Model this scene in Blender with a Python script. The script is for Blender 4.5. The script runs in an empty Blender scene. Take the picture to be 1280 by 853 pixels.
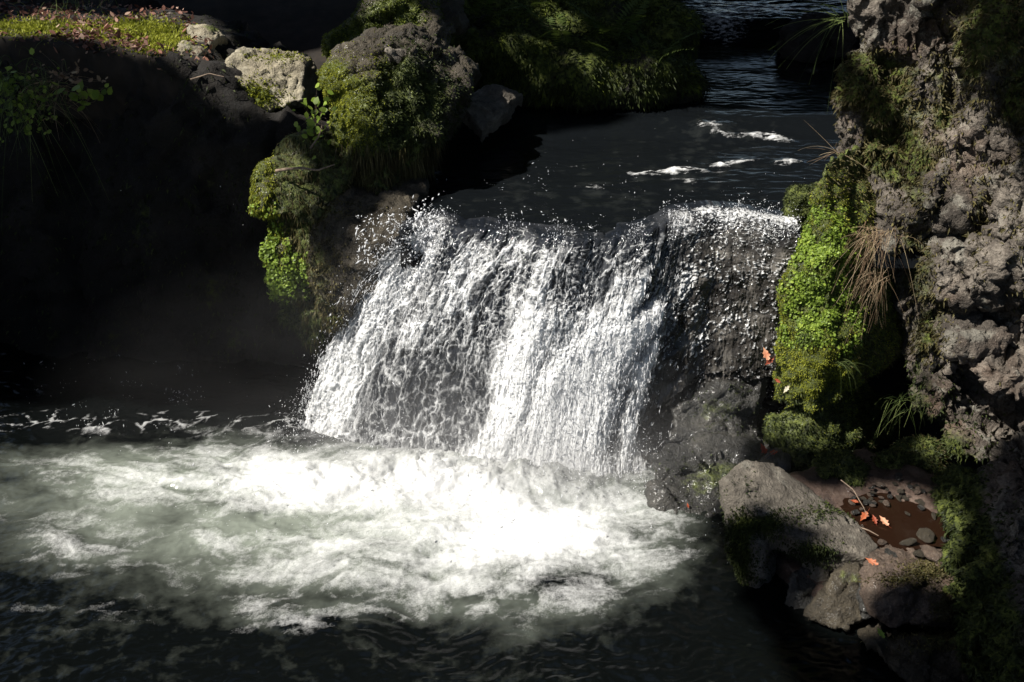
import bpy, bmesh, math
import numpy as np
from mathutils import Vector

C = bpy.context.scene.collection
R = math.radians

# ------------------------------------------------------------------ camera maths
FOC, TH, CZ = 1372.0, R(28.0), 1.75
CT, ST = math.cos(TH), math.sin(TH)

def ray(px, py):
    a = (px - 640.0) / FOC; b = -(py - 426.5) / FOC
    return np.array([a, CT + b * ST, -ST + b * CT])

def PY(px, py, Y):
    d = ray(px, py); return np.array([0, 0, CZ]) + d * (Y / d[1])

def PZ(px, py, Z):
    d = ray(px, py); return np.array([0, 0, CZ]) + d * ((Z - CZ) / d[2])

def proj(V):
    x, y, z = V[:, 0], V[:, 1], V[:, 2] - CZ
    dep = y * CT - z * ST
    up = y * ST + z * CT
    return 640 + FOC * x / dep, 426.5 - FOC * up / dep

# ------------------------------------------------------------------ noise
def _h(i, j, k, s):
    h = (i * 374761393 + j * 668265263 + k * 1440662683 + s * 1274126177) & 0xffffffff
    h = ((h ^ (h >> 13)) * 1274126177) & 0xffffffff
    h = ((h ^ (h >> 15)) * 2246822519) & 0xffffffff
    return h ^ (h >> 16)

def pnoise(P, s=0):
    P = np.asarray(P, float); I = np.floor(P).astype(np.int64); f = P - I
    u = f * f * f * (f * (f * 6 - 15) + 10)
    out = np.zeros(len(P))
    for dx in (0, 1):
        for dy in (0, 1):
            for dz in (0, 1):
                h = _h(I[:, 0] + dx, I[:, 1] + dy, I[:, 2] + dz, s)
                g = ((h & 255) / 127.5 - 1) * (f[:, 0] - dx) + (((h >> 8) & 255) / 127.5 - 1) * (f[:, 1] - dy) + (((h >> 16) & 255) / 127.5 - 1) * (f[:, 2] - dz)
                w = (u[:, 0] if dx else 1 - u[:, 0]) * (u[:, 1] if dy else 1 - u[:, 1]) * (u[:, 2] if dz else 1 - u[:, 2])
                out += w * g
    return out

def fbm(P, oct=4, s=0, gain=.5, ridged=False):
    a, t, o = 1.0, 0.0, np.zeros(len(P)); P = np.asarray(P, float)
    for k in range(oct):
        n = pnoise(P * (2.03 ** k), s + k * 17)
        if ridged: n = 1 - 2 * np.abs(n) * 1.3
        o += a * n; t += a; a *= gain
    return o / t

def worley(P, s=0, flat=False):
    P = np.asarray(P, float); I = np.floor(P).astype(np.int64)
    f1 = np.full(len(P), 9.0); f2 = np.full(len(P), 9.0); idv = np.zeros(len(P))
    for dx in (-1, 0, 1):
        for dy in (-1, 0, 1):
            for dz in ((0,) if flat else (-1, 0, 1)):
                i, j, k = I[:, 0] + dx, I[:, 1] + dy, (I[:, 2] + dz if not flat else np.zeros(len(P), np.int64))
                h = _h(i, j, k, s)
                qx = i + (h & 1023) / 1023.; qy = j + ((h >> 10) & 1023) / 1023.
                d = (qx - P[:, 0]) ** 2 + (qy - P[:, 1]) ** 2
                if not flat: d = d + (k + ((h >> 20) & 1023) / 1023. - P[:, 2]) ** 2
                m = d < f1
                f2 = np.where(m, f1, np.minimum(f2, d)); f1 = np.where(m, d, f1); idv = np.where(m, (h >> 5) & 1023, idv)
    return np.sqrt(f1), np.sqrt(f2), idv / 1023.

def facets(P, s=0):
    """broken planes: each cell tilts its own way"""
    P = np.asarray(P, float); I = np.floor(P).astype(np.int64)
    f1 = np.full(len(P), 9.0); o = np.zeros(len(P))
    for dx in (-1, 0, 1):
        for dy in (-1, 0, 1):
            for dz in (-1, 0, 1):
                i, j, k = I[:, 0] + dx, I[:, 1] + dy, I[:, 2] + dz
                h = _h(i, j, k, s); h2 = _h(i, j, k, s + 999)
                q = np.stack([P[:, 0] - i - (h & 1023) / 1023., P[:, 1] - j - ((h >> 10) & 1023) / 1023., P[:, 2] - k - ((h >> 20) & 1023) / 1023.], 1)
                d = (q ** 2).sum(1)
                g = np.stack([(h2 & 1023) / 511.5 - 1, ((h2 >> 10) & 1023) / 511.5 - 1, ((h2 >> 20) & 1023) / 511.5 - 1], 1)
                v = (q * g).sum(1) + .5 * (((h2 >> 5) & 255) / 127.5 - 1)
                m = d < f1
                f1 = np.where(m, d, f1); o = np.where(m, v, o)
    return o

def sstep(a, b, x):
    t = np.clip((x - a) / (b - a), 0, 1); return t * t * (3 - 2 * t)

# ------------------------------------------------------------------ object helpers
def tag(o, label=None, cat=None, group=None, kind=None):
    if label: o['label'] = label
    if cat: o['category'] = cat
    if group: o['group'] = group
    if kind: o['kind'] = kind
    return o

def link(o, parent=None):
    C.objects.link(o)
    if parent is not None: o.parent = parent
    return o

def mesh_np(name, V, Fc, mat, attrs=None, smooth=True, parent=None, origin=None):
    """V (n,3), Fc (m,k) one face size or a list of such arrays"""
    me = bpy.data.meshes.new(name)
    V = np.asarray(V, float)
    if origin is None and parent is None:
        origin = np.array([(V[:, 0].min() + V[:, 0].max()) / 2, (V[:, 1].min() + V[:, 1].max()) / 2, V[:, 2].min()])
    off = np.zeros(3) if origin is None else np.asarray(origin, float)
    if parent is not None: off = np.array(parent.location)
    Fl = Fc if isinstance(Fc, list) else [Fc]
    nl = sum(f.size for f in Fl); nf = sum(len(f) for f in Fl)
    me.vertices.add(len(V)); me.vertices.foreach_set('co', (V - off).ravel())
    me.loops.add(nl); me.loops.foreach_set('vertex_index', np.concatenate([f.ravel() for f in Fl]).astype(np.int32))
    me.polygons.add(nf)
    tot = np.concatenate([np.full(len(f), f.shape[1]) for f in Fl])
    st = np.concatenate([[0], np.cumsum(tot)[:-1]])
    me.polygons.foreach_set('loop_start', st.astype(np.int32))
    try: me.polygons.foreach_set('loop_total', tot.astype(np.int32))
    except Exception: pass
    me.update(calc_edges=True)
    me.polygons.foreach_set('use_smooth', np.full(nf, smooth))
    for k, a in (attrs or {}).items():
        at = me.attributes.new(k, 'FLOAT', 'POINT'); at.data.foreach_set('value', np.asarray(a, np.float32))
    me.materials.append(mat)
    me.update()
    o = bpy.data.objects.new(name, me); link(o, parent)
    if parent is None: o.location = off
    return o

def empty(name, loc):
    o = bpy.data.objects.new(name, None); o.empty_display_size = .1; o.location = loc; return link(o)

def grid_faces(n, m):
    i = np.arange(n * m).reshape(n, m)
    return np.stack([i[:-1, :-1], i[1:, :-1], i[1:, 1:], i[:-1, 1:]], -1).reshape(-1, 4)

def hull_pts(front, back=(0, .3, 0)):
    P = [PY(*f) for f in front]
    return np.array(P + [p + np.array(back) for p in P])

def ell(c, r, n=40, seed=0):
    g = np.random.default_rng(seed).normal(size=(n, 3)); g /= np.linalg.norm(g, axis=1)[:, None]
    return np.asarray(c) + g * np.asarray(r)

def remesh(hulls, vox, smooth_it):
    bm = bmesh.new()
    for h in hulls:
        vs = [bm.verts.new(p) for p in h]
        bmesh.ops.convex_hull(bm, input=vs)
    loose = [v for v in bm.verts if not v.link_faces]
    bmesh.ops.delete(bm, geom=loose, context='VERTS')
    me = bpy.data.meshes.new('tmp'); bm.to_mesh(me); bm.free()
    o = bpy.data.objects.new('tmp', me); C.objects.link(o)
    m = o.modifiers.new('r', 'REMESH'); m.mode = 'VOXEL'; m.voxel_size = vox; m.adaptivity = 0
    if smooth_it:
        s = o.modifiers.new('s', 'SMOOTH'); s.iterations = smooth_it; s.factor = .5
    dg = bpy.context.evaluated_depsgraph_get(); dg.update()
    ev = bpy.data.meshes.new_from_object(o.evaluated_get(dg))
    bpy.data.objects.remove(o); bpy.data.meshes.remove(me)
    return ev

def arrays(me):
    V = np.empty(len(me.vertices) * 3); me.vertices.foreach_get('co', V)
    N = np.empty(len(me.vertices) * 3); me.vertices.foreach_get('normal', N)
    return V.reshape(-1, 3), N.reshape(-1, 3)

def tris(me):
    me.calc_loop_triangles()
    T = np.empty(len(me.loop_triangles) * 3, np.int32); me.loop_triangles.foreach_get('vertices', T)
    return T.reshape(-1, 3)

def rock(name, hulls, mat, vox=.02, sm=3, disp=None, moss=None, parent=None, seed=0, post=None, origin=None, pre=None):
    me = remesh(hulls, vox, sm); me.name = name
    V, N = arrays(me)
    if pre:
        V = pre(V); me.vertices.foreach_set('co', V.ravel()); me.update(); V, N = arrays(me)
    d = disp(V, N, seed) if disp else 0
    V = V + N * np.asarray(d).reshape(-1, 1)
    if post: V = post(V)
    me.vertices.foreach_set('co', V.ravel()); me.update()
    V, N = arrays(me); V = V.copy(); N = N.copy()
    mv = moss(V, N) if moss else np.zeros(len(V))
    at = me.attributes.new('moss', 'FLOAT', 'POINT'); at.data.foreach_set('value', mv.astype(np.float32))
    me.polygons.foreach_set('use_smooth', np.ones(len(me.polygons), bool))
    me.materials.clear(); me.materials.append(mat)
    off = np.array([(V[:, 0].min() + V[:, 0].max()) / 2, (V[:, 1].min() + V[:, 1].max()) / 2, V[:, 2].min()]) if origin is None else origin
    if parent is not None: off = np.array(parent.location)
    me.vertices.foreach_set('co', (V - off).ravel()); me.update()
    o = bpy.data.objects.new(name, me); link(o, parent)
    if parent is None: o.location = off
    return o, (V, N, tris(me), mv)

def sample(geo, n, w=None, rs=0, thr=.02):
    V, N, T, mv = geo
    r = np.random.default_rng(rs)
    ww = mv if w is None else w
    a, b, c = V[T[:, 0]], V[T[:, 1]], V[T[:, 2]]
    area = np.linalg.norm(np.cross(b - a, c - a), axis=1) * np.clip(ww[T].mean(1), 0, 1)
    # spend the tufts where they can be seen: within sight of the stream
    px, py = proj((a + b + c) / 3)
    fn = np.einsum('ij,ij->i', np.cross(b - a, c - a), (a + b + c) / 3 - np.array([0, 0, CZ]))
    area = area * ((px > -120) & (px < 1420) & (py > -120) & (py < 980)) * np.where(fn > 0, .25, 1)
    if area.sum() <= 0: return None
    cs = np.cumsum(area); ti = np.searchsorted(cs, r.random(n) * cs[-1]); ti = np.clip(ti, 0, len(T) - 1)
    u = r.random((n, 2)); f = u.sum(1) > 1; u[f] = 1 - u[f]
    t = T[ti]
    p = V[t[:, 0]] * (1 - u.sum(1))[:, None] + V[t[:, 1]] * u[:, :1] + V[t[:, 2]] * u[:, 1:]
    nn = N[t[:, 0]] + N[t[:, 1]] + N[t[:, 2]]; nn /= np.linalg.norm(nn, axis=1)[:, None] + 1e-9
    return p, nn

def unit(a): return a / (np.linalg.norm(a, axis=1)[:, None] + 1e-9)

def blades(name, geo, n, L, W, mat, parent, rs=0, up=.9, rnd=.8, droop=.3, w=None, tintf=None):
    s = sample(geo, n, w, rs)
    if s is None: return None
    p, nn = s; r = np.random.default_rng(rs + 1)
    d = unit(nn * up + r.normal(size=(n, 3)) * rnd * .5 + np.array([0, 0, -droop]))
    sd = unit(np.cross(d, r.normal(size=(n, 3))))
    l = (L * (.5 + r.random(n) ** 1.5 * 1.1))[:, None]; ww = (W * (.6 + .8 * r.random(n)))[:, None]
    q = p - nn * .002
    tip = q + d * l + np.array([0, 0, -1]) * l * droop * .6
    mid = q + d * l * .5
    V = np.stack([q, mid + sd * ww, tip, mid - sd * ww], 1).reshape(-1, 3)
    Fc = np.arange(n * 4).reshape(n, 4)
    t = np.clip(.48 + 1.0 * fbm(p * 7, 3, 5) + .5 * fbm(p * 30, 2, 6) + r.normal(size=n) * .18, 0, 1) if tintf is None else tintf(p, r)
    return mesh_np(name, V, Fc, mat, {'tint': np.repeat(t, 4)}, False, parent)

def leaflets(name, geo, n, rad, mat, parent, rs=0, w=None, lift=.008, k=6, tilt=.7, tintf=None):
    s = sample(geo, n, w, rs)
    if s is None: return None
    p, nn = s; r = np.random.default_rng(rs + 1)
    nl = unit(nn + r.normal(size=(n, 3)) * tilt * .6 + np.array([0, 0, .25]))
    a = unit(np.cross(nl, r.normal(size=(n, 3)))); b = np.cross(nl, a)
    rr = (rad * (.5 + .9 * r.random(n)))[:, None]
    c = p + nn * (lift * r.random(n))[:, None]
    vs = []
    for q in range(k):
        an = 2 * math.pi * q / k
        e = 1.0 if q else 1.35
        vs.append(c + (a * math.cos(an) * e + b * math.sin(an) * .85) * rr + nl * rr * .25 * (abs(math.sin(an)) - .3))
    V = np.stack(vs, 1).reshape(-1, 3); Fc = np.arange(n * k).reshape(n, k)
    t = np.clip(.45 + 1.0 * fbm(p * 8, 3, 9) + .5 * fbm(p * 30, 2, 6) + r.normal(size=n) * .2, 0, 1) if tintf is None else tintf(p, r)
    return mesh_np(name, V, Fc, mat, {'tint': np.repeat(t, k)}, False, parent)

def tubes(name, paths, rads, mat, parent=None, sides=4, tint=None, taper=.3):
    Vs, Fs, Ts, o = [], [], [], 0
    for i, P in enumerate(paths):
        P = np.asarray(P, float); n = len(P)
        T = unit(np.gradient(P, axis=0)); ref = np.array([.31, .17, .93]) if abs(T[0, 2]) < .9 else np.array([1., 0, 0])
        A = unit(np.cross(T, ref)); B = np.cross(T, A)
        rr = rads[i] if np.ndim(rads[i]) else rads[i] * (1 - (1 - taper) * np.linspace(0, 1, n))
        rr = np.asarray(rr)[:, None]
        an = np.arange(sides) * 2 * math.pi / sides
        ring = P[:, None] + (A[:, None] * np.cos(an)[None, :, None] + B[:, None] * np.sin(an)[None, :, None]) * rr[:, :, None]
        Vs.append(ring.reshape(-1, 3))
        k = np.arange(n * sides).reshape(n, sides); k2 = np.roll(k, -1, 1)
        Fs.append(np.stack([k[:-1], k2[:-1], k2[1:], k[1:]], -1).reshape(-1, 4) + o)
        Ts.append(np.full(n * sides, .5 if tint is None else tint[i])); o += n * sides
    return mesh_np(name, np.concatenate(Vs), np.concatenate(Fs), mat, {'tint': np.concatenate(Ts)}, True, parent)

# ------------------------------------------------------------------ materials
class NT:
    def __init__(s, name):
        s.m = bpy.data.materials.new(name); s.m.use_nodes = True
        s.t = s.m.node_tree; s.t.nodes.clear(); s.out = s.n('ShaderNodeOutputMaterial')
    def n(s, typ, ins=None, **kw):
        nd = s.t.nodes.new(typ)
        for k, v in kw.items(): setattr(nd, k, v)
        for k, v in (ins or {}).items():
            if isinstance(v, tuple) and len(v) == 2 and hasattr(v[0], 'outputs'):
                s.t.links.new(v[0].outputs[v[1]], nd.inputs[k])
            elif hasattr(v, 'outputs'): s.t.links.new(v.outputs[0], nd.inputs[k])
            else: nd.inputs[k].default_value = v
        return nd
    def attr(s, name): return (s.n('ShaderNodeAttribute', attribute_name=name), 'Fac')
    def noise(s, vec, scale, detail=4, rough=.55, dist=0.):
        return s.n('ShaderNodeTexNoise', {'Vector': vec, 'Scale': scale, 'Detail': detail, 'Roughness': rough, 'Distortion': dist})
    def ramp(s, fac, stops):
        nd = s.n('ShaderNodeValToRGB', {'Fac': fac}); cr = nd.color_ramp
        while len(cr.elements) < len(stops): cr.elements.new(.5)
        for e, (p, c) in zip(cr.elements, stops):
            e.position = p; e.color = (*c, 1) if len(c) == 3 else c
        return nd
    def math(s, op, a, b=0., clamp=False):
        return s.n('ShaderNodeMath', {0: a, 1: b}, operation=op, use_clamp=clamp)
    def mix(s, fac, a, b):
        nd = s.n('ShaderNodeMix', data_type='RGBA')
        for idx, v in ((0, fac), (6, a), (7, b)):
            if isinstance(v, tuple) and len(v) == 2 and hasattr(v[0], 'outputs'): s.t.links.new(v[0].outputs[v[1]], nd.inputs[idx])
            elif hasattr(v, 'outputs'): s.t.links.new(v.outputs[0], nd.inputs[idx])
            elif isinstance(v, (float, int)): nd.inputs[idx].default_value = v
            else: nd.inputs[idx].default_value = (*v, 1)
        return (nd, 'Result') if False else _Out(nd, 2)
    def map(s, v, a, b, c=0., d=1.):
        return s.n('ShaderNodeMapRange', {'Value': v, 'From Min': a, 'From Max': b, 'To Min': c, 'To Max': d})
    def surf(s, nd):
        s.t.links.new(nd.outputs[0], s.out.inputs['Surface']); return s.m

class _Out:
    def __init__(s, nd, i): s.nd = nd; s.outputs = [nd.outputs[i]]

def rock_mat(name, dark, mid, light, rough=.85, bump=.5, scale=1., wet=0., moss_a=(.018, .026, .006), moss_b=(.10, .12, .02), lichen=0., red=0., stain=.6):
    t = NT(name)
    co = (t.n('ShaderNodeTexCoord'), 'Object')
    n1 = t.noise(co, 3.5 * scale, 8, .62); n2 = t.noise(co, 22 * scale, 6, .65); n3 = t.noise(co, 90 * scale, 4, .6)
    f = t.math('ADD', t.math('MULTIPLY', n1, .55), t.math('ADD', t.math('MULTIPLY', n2, .3), t.math('MULTIPLY', n3, .15)))
    col = t.ramp(f, [(.36, dark), (.5, mid), (.64, light)])
    if red:
        nr = t.noise(co, 2.1 * scale, 4, .6, .6)
        col = t.mix(t.map(nr, .5, .68, 0., red), col, (.16, .085, .05))
    if lichen:
        v = t.noise(co, 9 * scale, 5, .7, .3)
        col = t.mix(t.map(v, .56, .64, 0., lichen), col, (.38, .37, .31))
    ns = t.noise(co, 4.2 * scale, 7, .7, .4)
    col = t.mix(t.map(ns, .50, .66, 0., stain), col, tuple(c * .32 for c in mid))
    sp = t.noise(co, 150 * scale, 2, .5)
    col = t.mix(t.map(sp, .6, .72, 0., .45), col, light)
    ms = t.attr('moss')
    mf = t.math('ADD', ms, t.math('MULTIPLY', t.math('SUBTRACT', n2, .5), .9))
    mf = t.map(mf, .35, .6)
    mc = t.ramp(t.noise(co, 40, 4, .6), [(.35, moss_a), (.65, moss_b)])
    col = t.mix(mf, col, mc)
    bs = t.math('ADD', t.math('MULTIPLY', n2, .7), t.math('MULTIPLY', n3, .45))
    bp = t.n('ShaderNodeBump', {'Strength': bump, 'Distance': .035 / scale, 'Height': bs})
    ro = t.map(n2, .35, .65, rough - .12, rough + .08)
    p = t.n('ShaderNodeBsdfPrincipled', {'Base Color': col, 'Roughness': ro, 'Normal': bp, 'Specular IOR Level': .35 + wet * .3})
    if wet:
        p.inputs['Coat Weight'].default_value = wet; p.inputs['Coat Roughness'].default_value = .12
        p.inputs['Coat IOR'].default_value = 1.33
        b2 = t.n('ShaderNodeBump', {'Strength': .6, 'Distance': .01, 'Height': t.noise(co, 60, 3)})
        t.t.links.new(b2.outputs[0], p.inputs['Coat Normal'])
    return t.surf(p)

def leaf_mat(name, stops, trans=.35, rough=.6):
    t = NT(name)
    col = t.ramp(t.attr('tint'), stops)
    p = t.n('ShaderNodeBsdfPrincipled', {'Base Color': col, 'Roughness': rough, 'Specular IOR Level': .25})
    tr = t.n('ShaderNodeBsdfTranslucent', {'Color': col})
    return t.surf(t.n('ShaderNodeMixShader', {0: trans, 1: p, 2: tr}))

def simple_mat(name, a, b, rough=.8, scale=30, bump=.3):
    t = NT(name); co = (t.n('ShaderNodeTexCoord'), 'Object')
    n = t.noise(co, scale, 5, .6)
    bp = t.n('ShaderNodeBump', {'Strength': bump, 'Distance': .01, 'Height': n})
    return t.surf(t.n('ShaderNodeBsdfPrincipled', {'Base Color': t.ramp(n, [(.35, a), (.65, b)]), 'Roughness': rough, 'Normal': bp}))

M = {}
M['cliff'] = rock_mat('cliff_rock', (.022, .017, .013), (.08, .067, .054), (.26, .228, .19), .9, 1., .8, red=.35, lichen=.35)
M['tan'] = rock_mat('pale_rock', (.09, .075, .052), (.25, .22, .155), (.42, .385, .29), .9, .8, 1.3, lichen=.3, stain=.8)
M['grey'] = rock_mat('grey_rock', (.035, .03, .024), (.105, .092, .075), (.215, .19, .155), .85, .8, 1.3, lichen=.2, stain=.75)
M['wet'] = rock_mat('wet_rock', (.006, .0058, .0052), (.022, .021, .018), (.075, .07, .06), .5, 1., 1.3, wet=.6)
M['damp'] = rock_mat('damp_rock', (.013, .0105, .0065), (.040, .032, .020), (.092, .076, .05), .75, .9, 1.2, wet=.12)
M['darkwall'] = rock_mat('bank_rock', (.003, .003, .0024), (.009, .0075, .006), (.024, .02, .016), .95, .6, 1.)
M['rust'] = rock_mat('rusty_rock', (.025, .018, .013), (.075, .052, .038), (.19, .15, .115), .75, .8, 1.4, wet=.2, red=.35)
M['gravel'] = rock_mat('wet_gravel', (.016, .009, .006), (.05, .028, .019), (.12, .085, .065), .6, 1., 3., wet=.4)
M['moss'] = leaf_mat('moss_leaf', [(0, (.02, .028, .005)), (.5, (.075, .10, .012)), (1, (.19, .22, .03))], .35)
M['herb'] = leaf_mat('herb_leaf', [(0, (.06, .09, .014)), (.5, (.17, .25, .032)), (1, (.33, .42, .07))], .35, .45)
M['brownmoss'] = leaf_mat('brown_moss', [(0, (.022, .018, .008)), (.5, (.07, .06, .022)), (1, (.15, .13, .05))], .3)
M['goldmoss'] = leaf_mat('gold_moss', [(0, (.07, .078, .008)), (.5, (.22, .24, .022)), (1, (.36, .37, .05))], .35)
M['darkmoss'] = leaf_mat('dark_moss', [(0, (.01, .014, .004)), (.5, (.03, .042, .01)), (1, (.07, .085, .02))], .3)
M['dry'] = leaf_mat('dry_grass', [(0, (.09, .05, .03)), (.5, (.22, .15, .09)), (1, (.38, .30, .19))], .2, .8)
M['grass'] = leaf_mat('grass_blade', [(0, (.03, .05, .012)), (.5, (.08, .12, .03)), (1, (.2, .24, .08))], .35)
M['litter'] = leaf_mat('fallen_leaf', [(0, (.03, .014, .01)), (.45, (.10, .042, .03)), (.8, (.24, .11, .075)), (1, (.42, .29, .22))], .25)
M['redleaf'] = leaf_mat('red_leaf', [(0, (.20, .03, .016)), (.5, (.42, .11, .045)), (1, (.66, .36, .22))], .35, .5)
M['paleleaf'] = leaf_mat('pale_leaf', [(0, (.4, .36, .25)), (1, (.6, .55, .42))], .3, .5)
M['greenleaf'] = leaf_mat('green_leaf', [(0, (.12, .2, .03)), (1, (.3, .42, .08))], .4, .5)
M['canopy'] = leaf_mat('tree_leaf', [(0, (.015, .03, .006)), (.5, (.03, .055, .012)), (1, (.05, .08, .02))], .12)
M['fern'] = leaf_mat('fern_leaf', [(0, (.02, .035, .008)), (.5, (.05, .075, .014)), (1, (.10, .13, .03))], .3)
M['bark'] = simple_mat('bark', (.03, .022, .016), (.09, .07, .05), .95, 14, .8)
M['twig'] = simple_mat('twig', (.10, .07, .05), (.24, .18, .13), .9, 60)
M['soil'] = simple_mat('soil', (.006, .0045, .003), (.02, .014, .009), 1., 12, .6)

def water_mat(name, fine=1., deep=(.006, .008, .009), milky=(.13, .148, .122), strength=.35, lo=.30, hi=1.0, ga=.5, rough=.07, film=False):
    """dark clear water, milky aerated water and white foam, by two attributes"""
    t = NT(name); co = (t.n('ShaderNodeTexCoord'), 'Object')
    fo, ae = t.attr('foam'), t.attr('aer')
    g1 = t.noise(co, 55 * fine, 5, .7); g2 = t.noise(co, 190 * fine, 3, .7); g3 = t.noise(co, 14 * fine, 4, .6)
    gr = t.math('ADD', t.math('MULTIPLY', t.math('SUBTRACT', g1, .5), .9), t.math('MULTIPLY', t.math('SUBTRACT', g2, .5), 1.1))
    f = t.math('ADD', fo, t.math('MULTIPLY', gr, t.math('MULTIPLY', t.map(fo, .02, .3), ga)))
    f = t.map(f, lo, hi)
    base = t.mix(t.map(t.math('ADD', ae, t.math('MULTIPLY', t.math('SUBTRACT', g3, .5), .35)), .05, .95), deep, milky)
    if film:        # the clear film over the ledge shows the colour of the wet rock
        rc = t.ramp(t.noise(co, 9, 8, .7), [(.35, (.010, .009, .008)), (.5, (.045, .041, .036)), (.65, (.13, .12, .105))])
        base = t.mix(t.attr('film'), base, rc)
    bp = t.n('ShaderNodeBump', {'Strength': strength, 'Distance': .012 / fine, 'Height': t.math('ADD', g1, t.math('MULTIPLY', g2, .5))})
    bw = t.n('ShaderNodeBump', {'Strength': strength * .5, 'Distance': .01 / fine, 'Height': t.math('ADD', g3, t.math('MULTIPLY', g1, .35))})
    clear = t.n('ShaderNodeBsdfPrincipled', {'Base Color': base, 'Roughness': rough, 'IOR': 1.33, 'Normal': bw, 'Specular IOR Level': .5})
    dif = t.n('ShaderNodeBsdfPrincipled', {'Base Color': (.88, .89, .89, 1), 'Roughness': .5, 'Normal': bp, 'Specular IOR Level': .4})
    trn = t.n('ShaderNodeBsdfTranslucent', {'Color': (.86, .87, .87, 1)})
    foam = t.n('ShaderNodeMixShader', {0: .22, 1: dif, 2: trn})
    return t.surf(t.n('ShaderNodeMixShader', {0: f, 1: clear, 2: foam}))

M['pool'] = water_mat('pool_surface', 1., milky=(.15, .168, .142), lo=.12, hi=1.15, ga=.62, strength=.55, deep=(.002, .0026, .0026))
M['stream'] = water_mat('stream_surface', 1., (.0042, .0052, .0062), (.10, .11, .10), .24, .25, .9, .6, .16)
M['fall'] = water_mat('fall_surface', 1.1, (.009, .011, .015), (.12, .122, .128), .45, .14, .80, .5, film=True)
M['puddle'] = water_mat('puddle_surface', 1., (.013, .0062, .0036), (.1, .1, .1), .05)

def spray_mat():
    t = NT('spray_drop')
    p = t.n('ShaderNodeBsdfPrincipled', {'Base Color': (.85, .86, .88, 1), 'Roughness': .12, 'IOR': 1.33})  # clear drops coloured white for the sparkle of sun on them
    tr = t.n('ShaderNodeBsdfTranslucent', {'Color': (.85, .86, .88, 1)})
    return t.surf(t.n('ShaderNodeMixShader', {0: .45, 1: p, 2: tr}))
M['spray'] = spray_mat()

# ------------------------------------------------------------------ displacement recipes
def d_cliff(V, N, s):
    w = V + .07 * np.stack([fbm(V * 4 + 7, 4, s), fbm(V * 4 + 31, 4, s + 1), fbm(V * 4 + 57, 4, s + 2)], 1)
    f1, f2, i1 = worley(w * np.array([5, 5, 3.6]), s)
    g1, g2, i2 = worley(w * 15, s + 3)
    k1, k2, i3 = worley(w * 38, s + 4)
    A = np.array([1, 1, .62])
    A = np.array([1, 1, .62])
    d = .060 * facets(w * 3.4 * A, s) + .020 * facets(w * 10, s + 5) + .011 * facets(w * 24, s + 6) + .006 * facets(w * 52, s + 7) - .03 * np.exp(-((f2 - f1) / .05) ** 2)
    return d + .13 * fbm(w * 2.6 * A, 5, s, .55) + .012 * fbm(V * 34, 3, s + 12, .68) - .01

def d_boulder(V, N, s):
    f1, f2, i1 = worley((V + .04 * fbm(V * 4, 2, s)[:, None]) * 4.5, s)
    w = V + .03 * fbm(V * 5, 3, s)[:, None]
    return .05 * fbm(V * 3.0, 4, s) + .045 * facets(w * 4.5, s) + .020 * facets(w * 12, s + 1) + .008 * facets(w * 30, s + 2) + .012 * fbm(V * 12, 4, s + 5) + .008 * fbm(V * 36, 3, s + 6, ridged=True)

def d_slab(V, N, s):
    f1, f2, i1 = worley((V + .03 * fbm(V * 6, 2, s)[:, None]) * 7, s)
    w = V + .02 * fbm(V * 6, 3, s)[:, None]
    return .020 * fbm(V * 4.0, 4, s) + .022 * facets(w * 7, s) + .011 * facets(w * 17, s + 1) + .004 * facets(w * 40, s + 2) + .006 * fbm(V * 14, 4, s + 5) + .005 * fbm(V * 50, 3, s + 6, ridged=True)

def d_mossy(V, N, s):
    return .09 * fbm(V * 3.5, 3, s) + .06 * fbm(V * 10, 3, s + 5) + .025 * fbm(V * 28, 3, s + 6)

def blobs(V, L):
    px, py = proj(V); o = np.zeros(len(V))
    for (cx, cy, rx, ry, a) in L:
        o += a * np.exp(-((px - cx) / rx) ** 2 - ((py - cy) / ry) ** 2)
    return o

def segs(px, py, L):
    o = np.zeros(len(px))
    for (x0, y0, x1, y1, w0, w1, a) in L:
        dx, dy = x1 - x0, y1 - y0
        t = np.clip(((px - x0) * dx + (py - y0) * dy) / (dx * dx + dy * dy), 0, 1)
        d = np.hypot(px - x0 - t * dx, py - y0 - t * dy); w = w0 + (w1 - w0) * t
        o = np.maximum(o, a * np.exp(-(d / w) ** 2))
    return o

ZP = -1.03          # lower pool level

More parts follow.
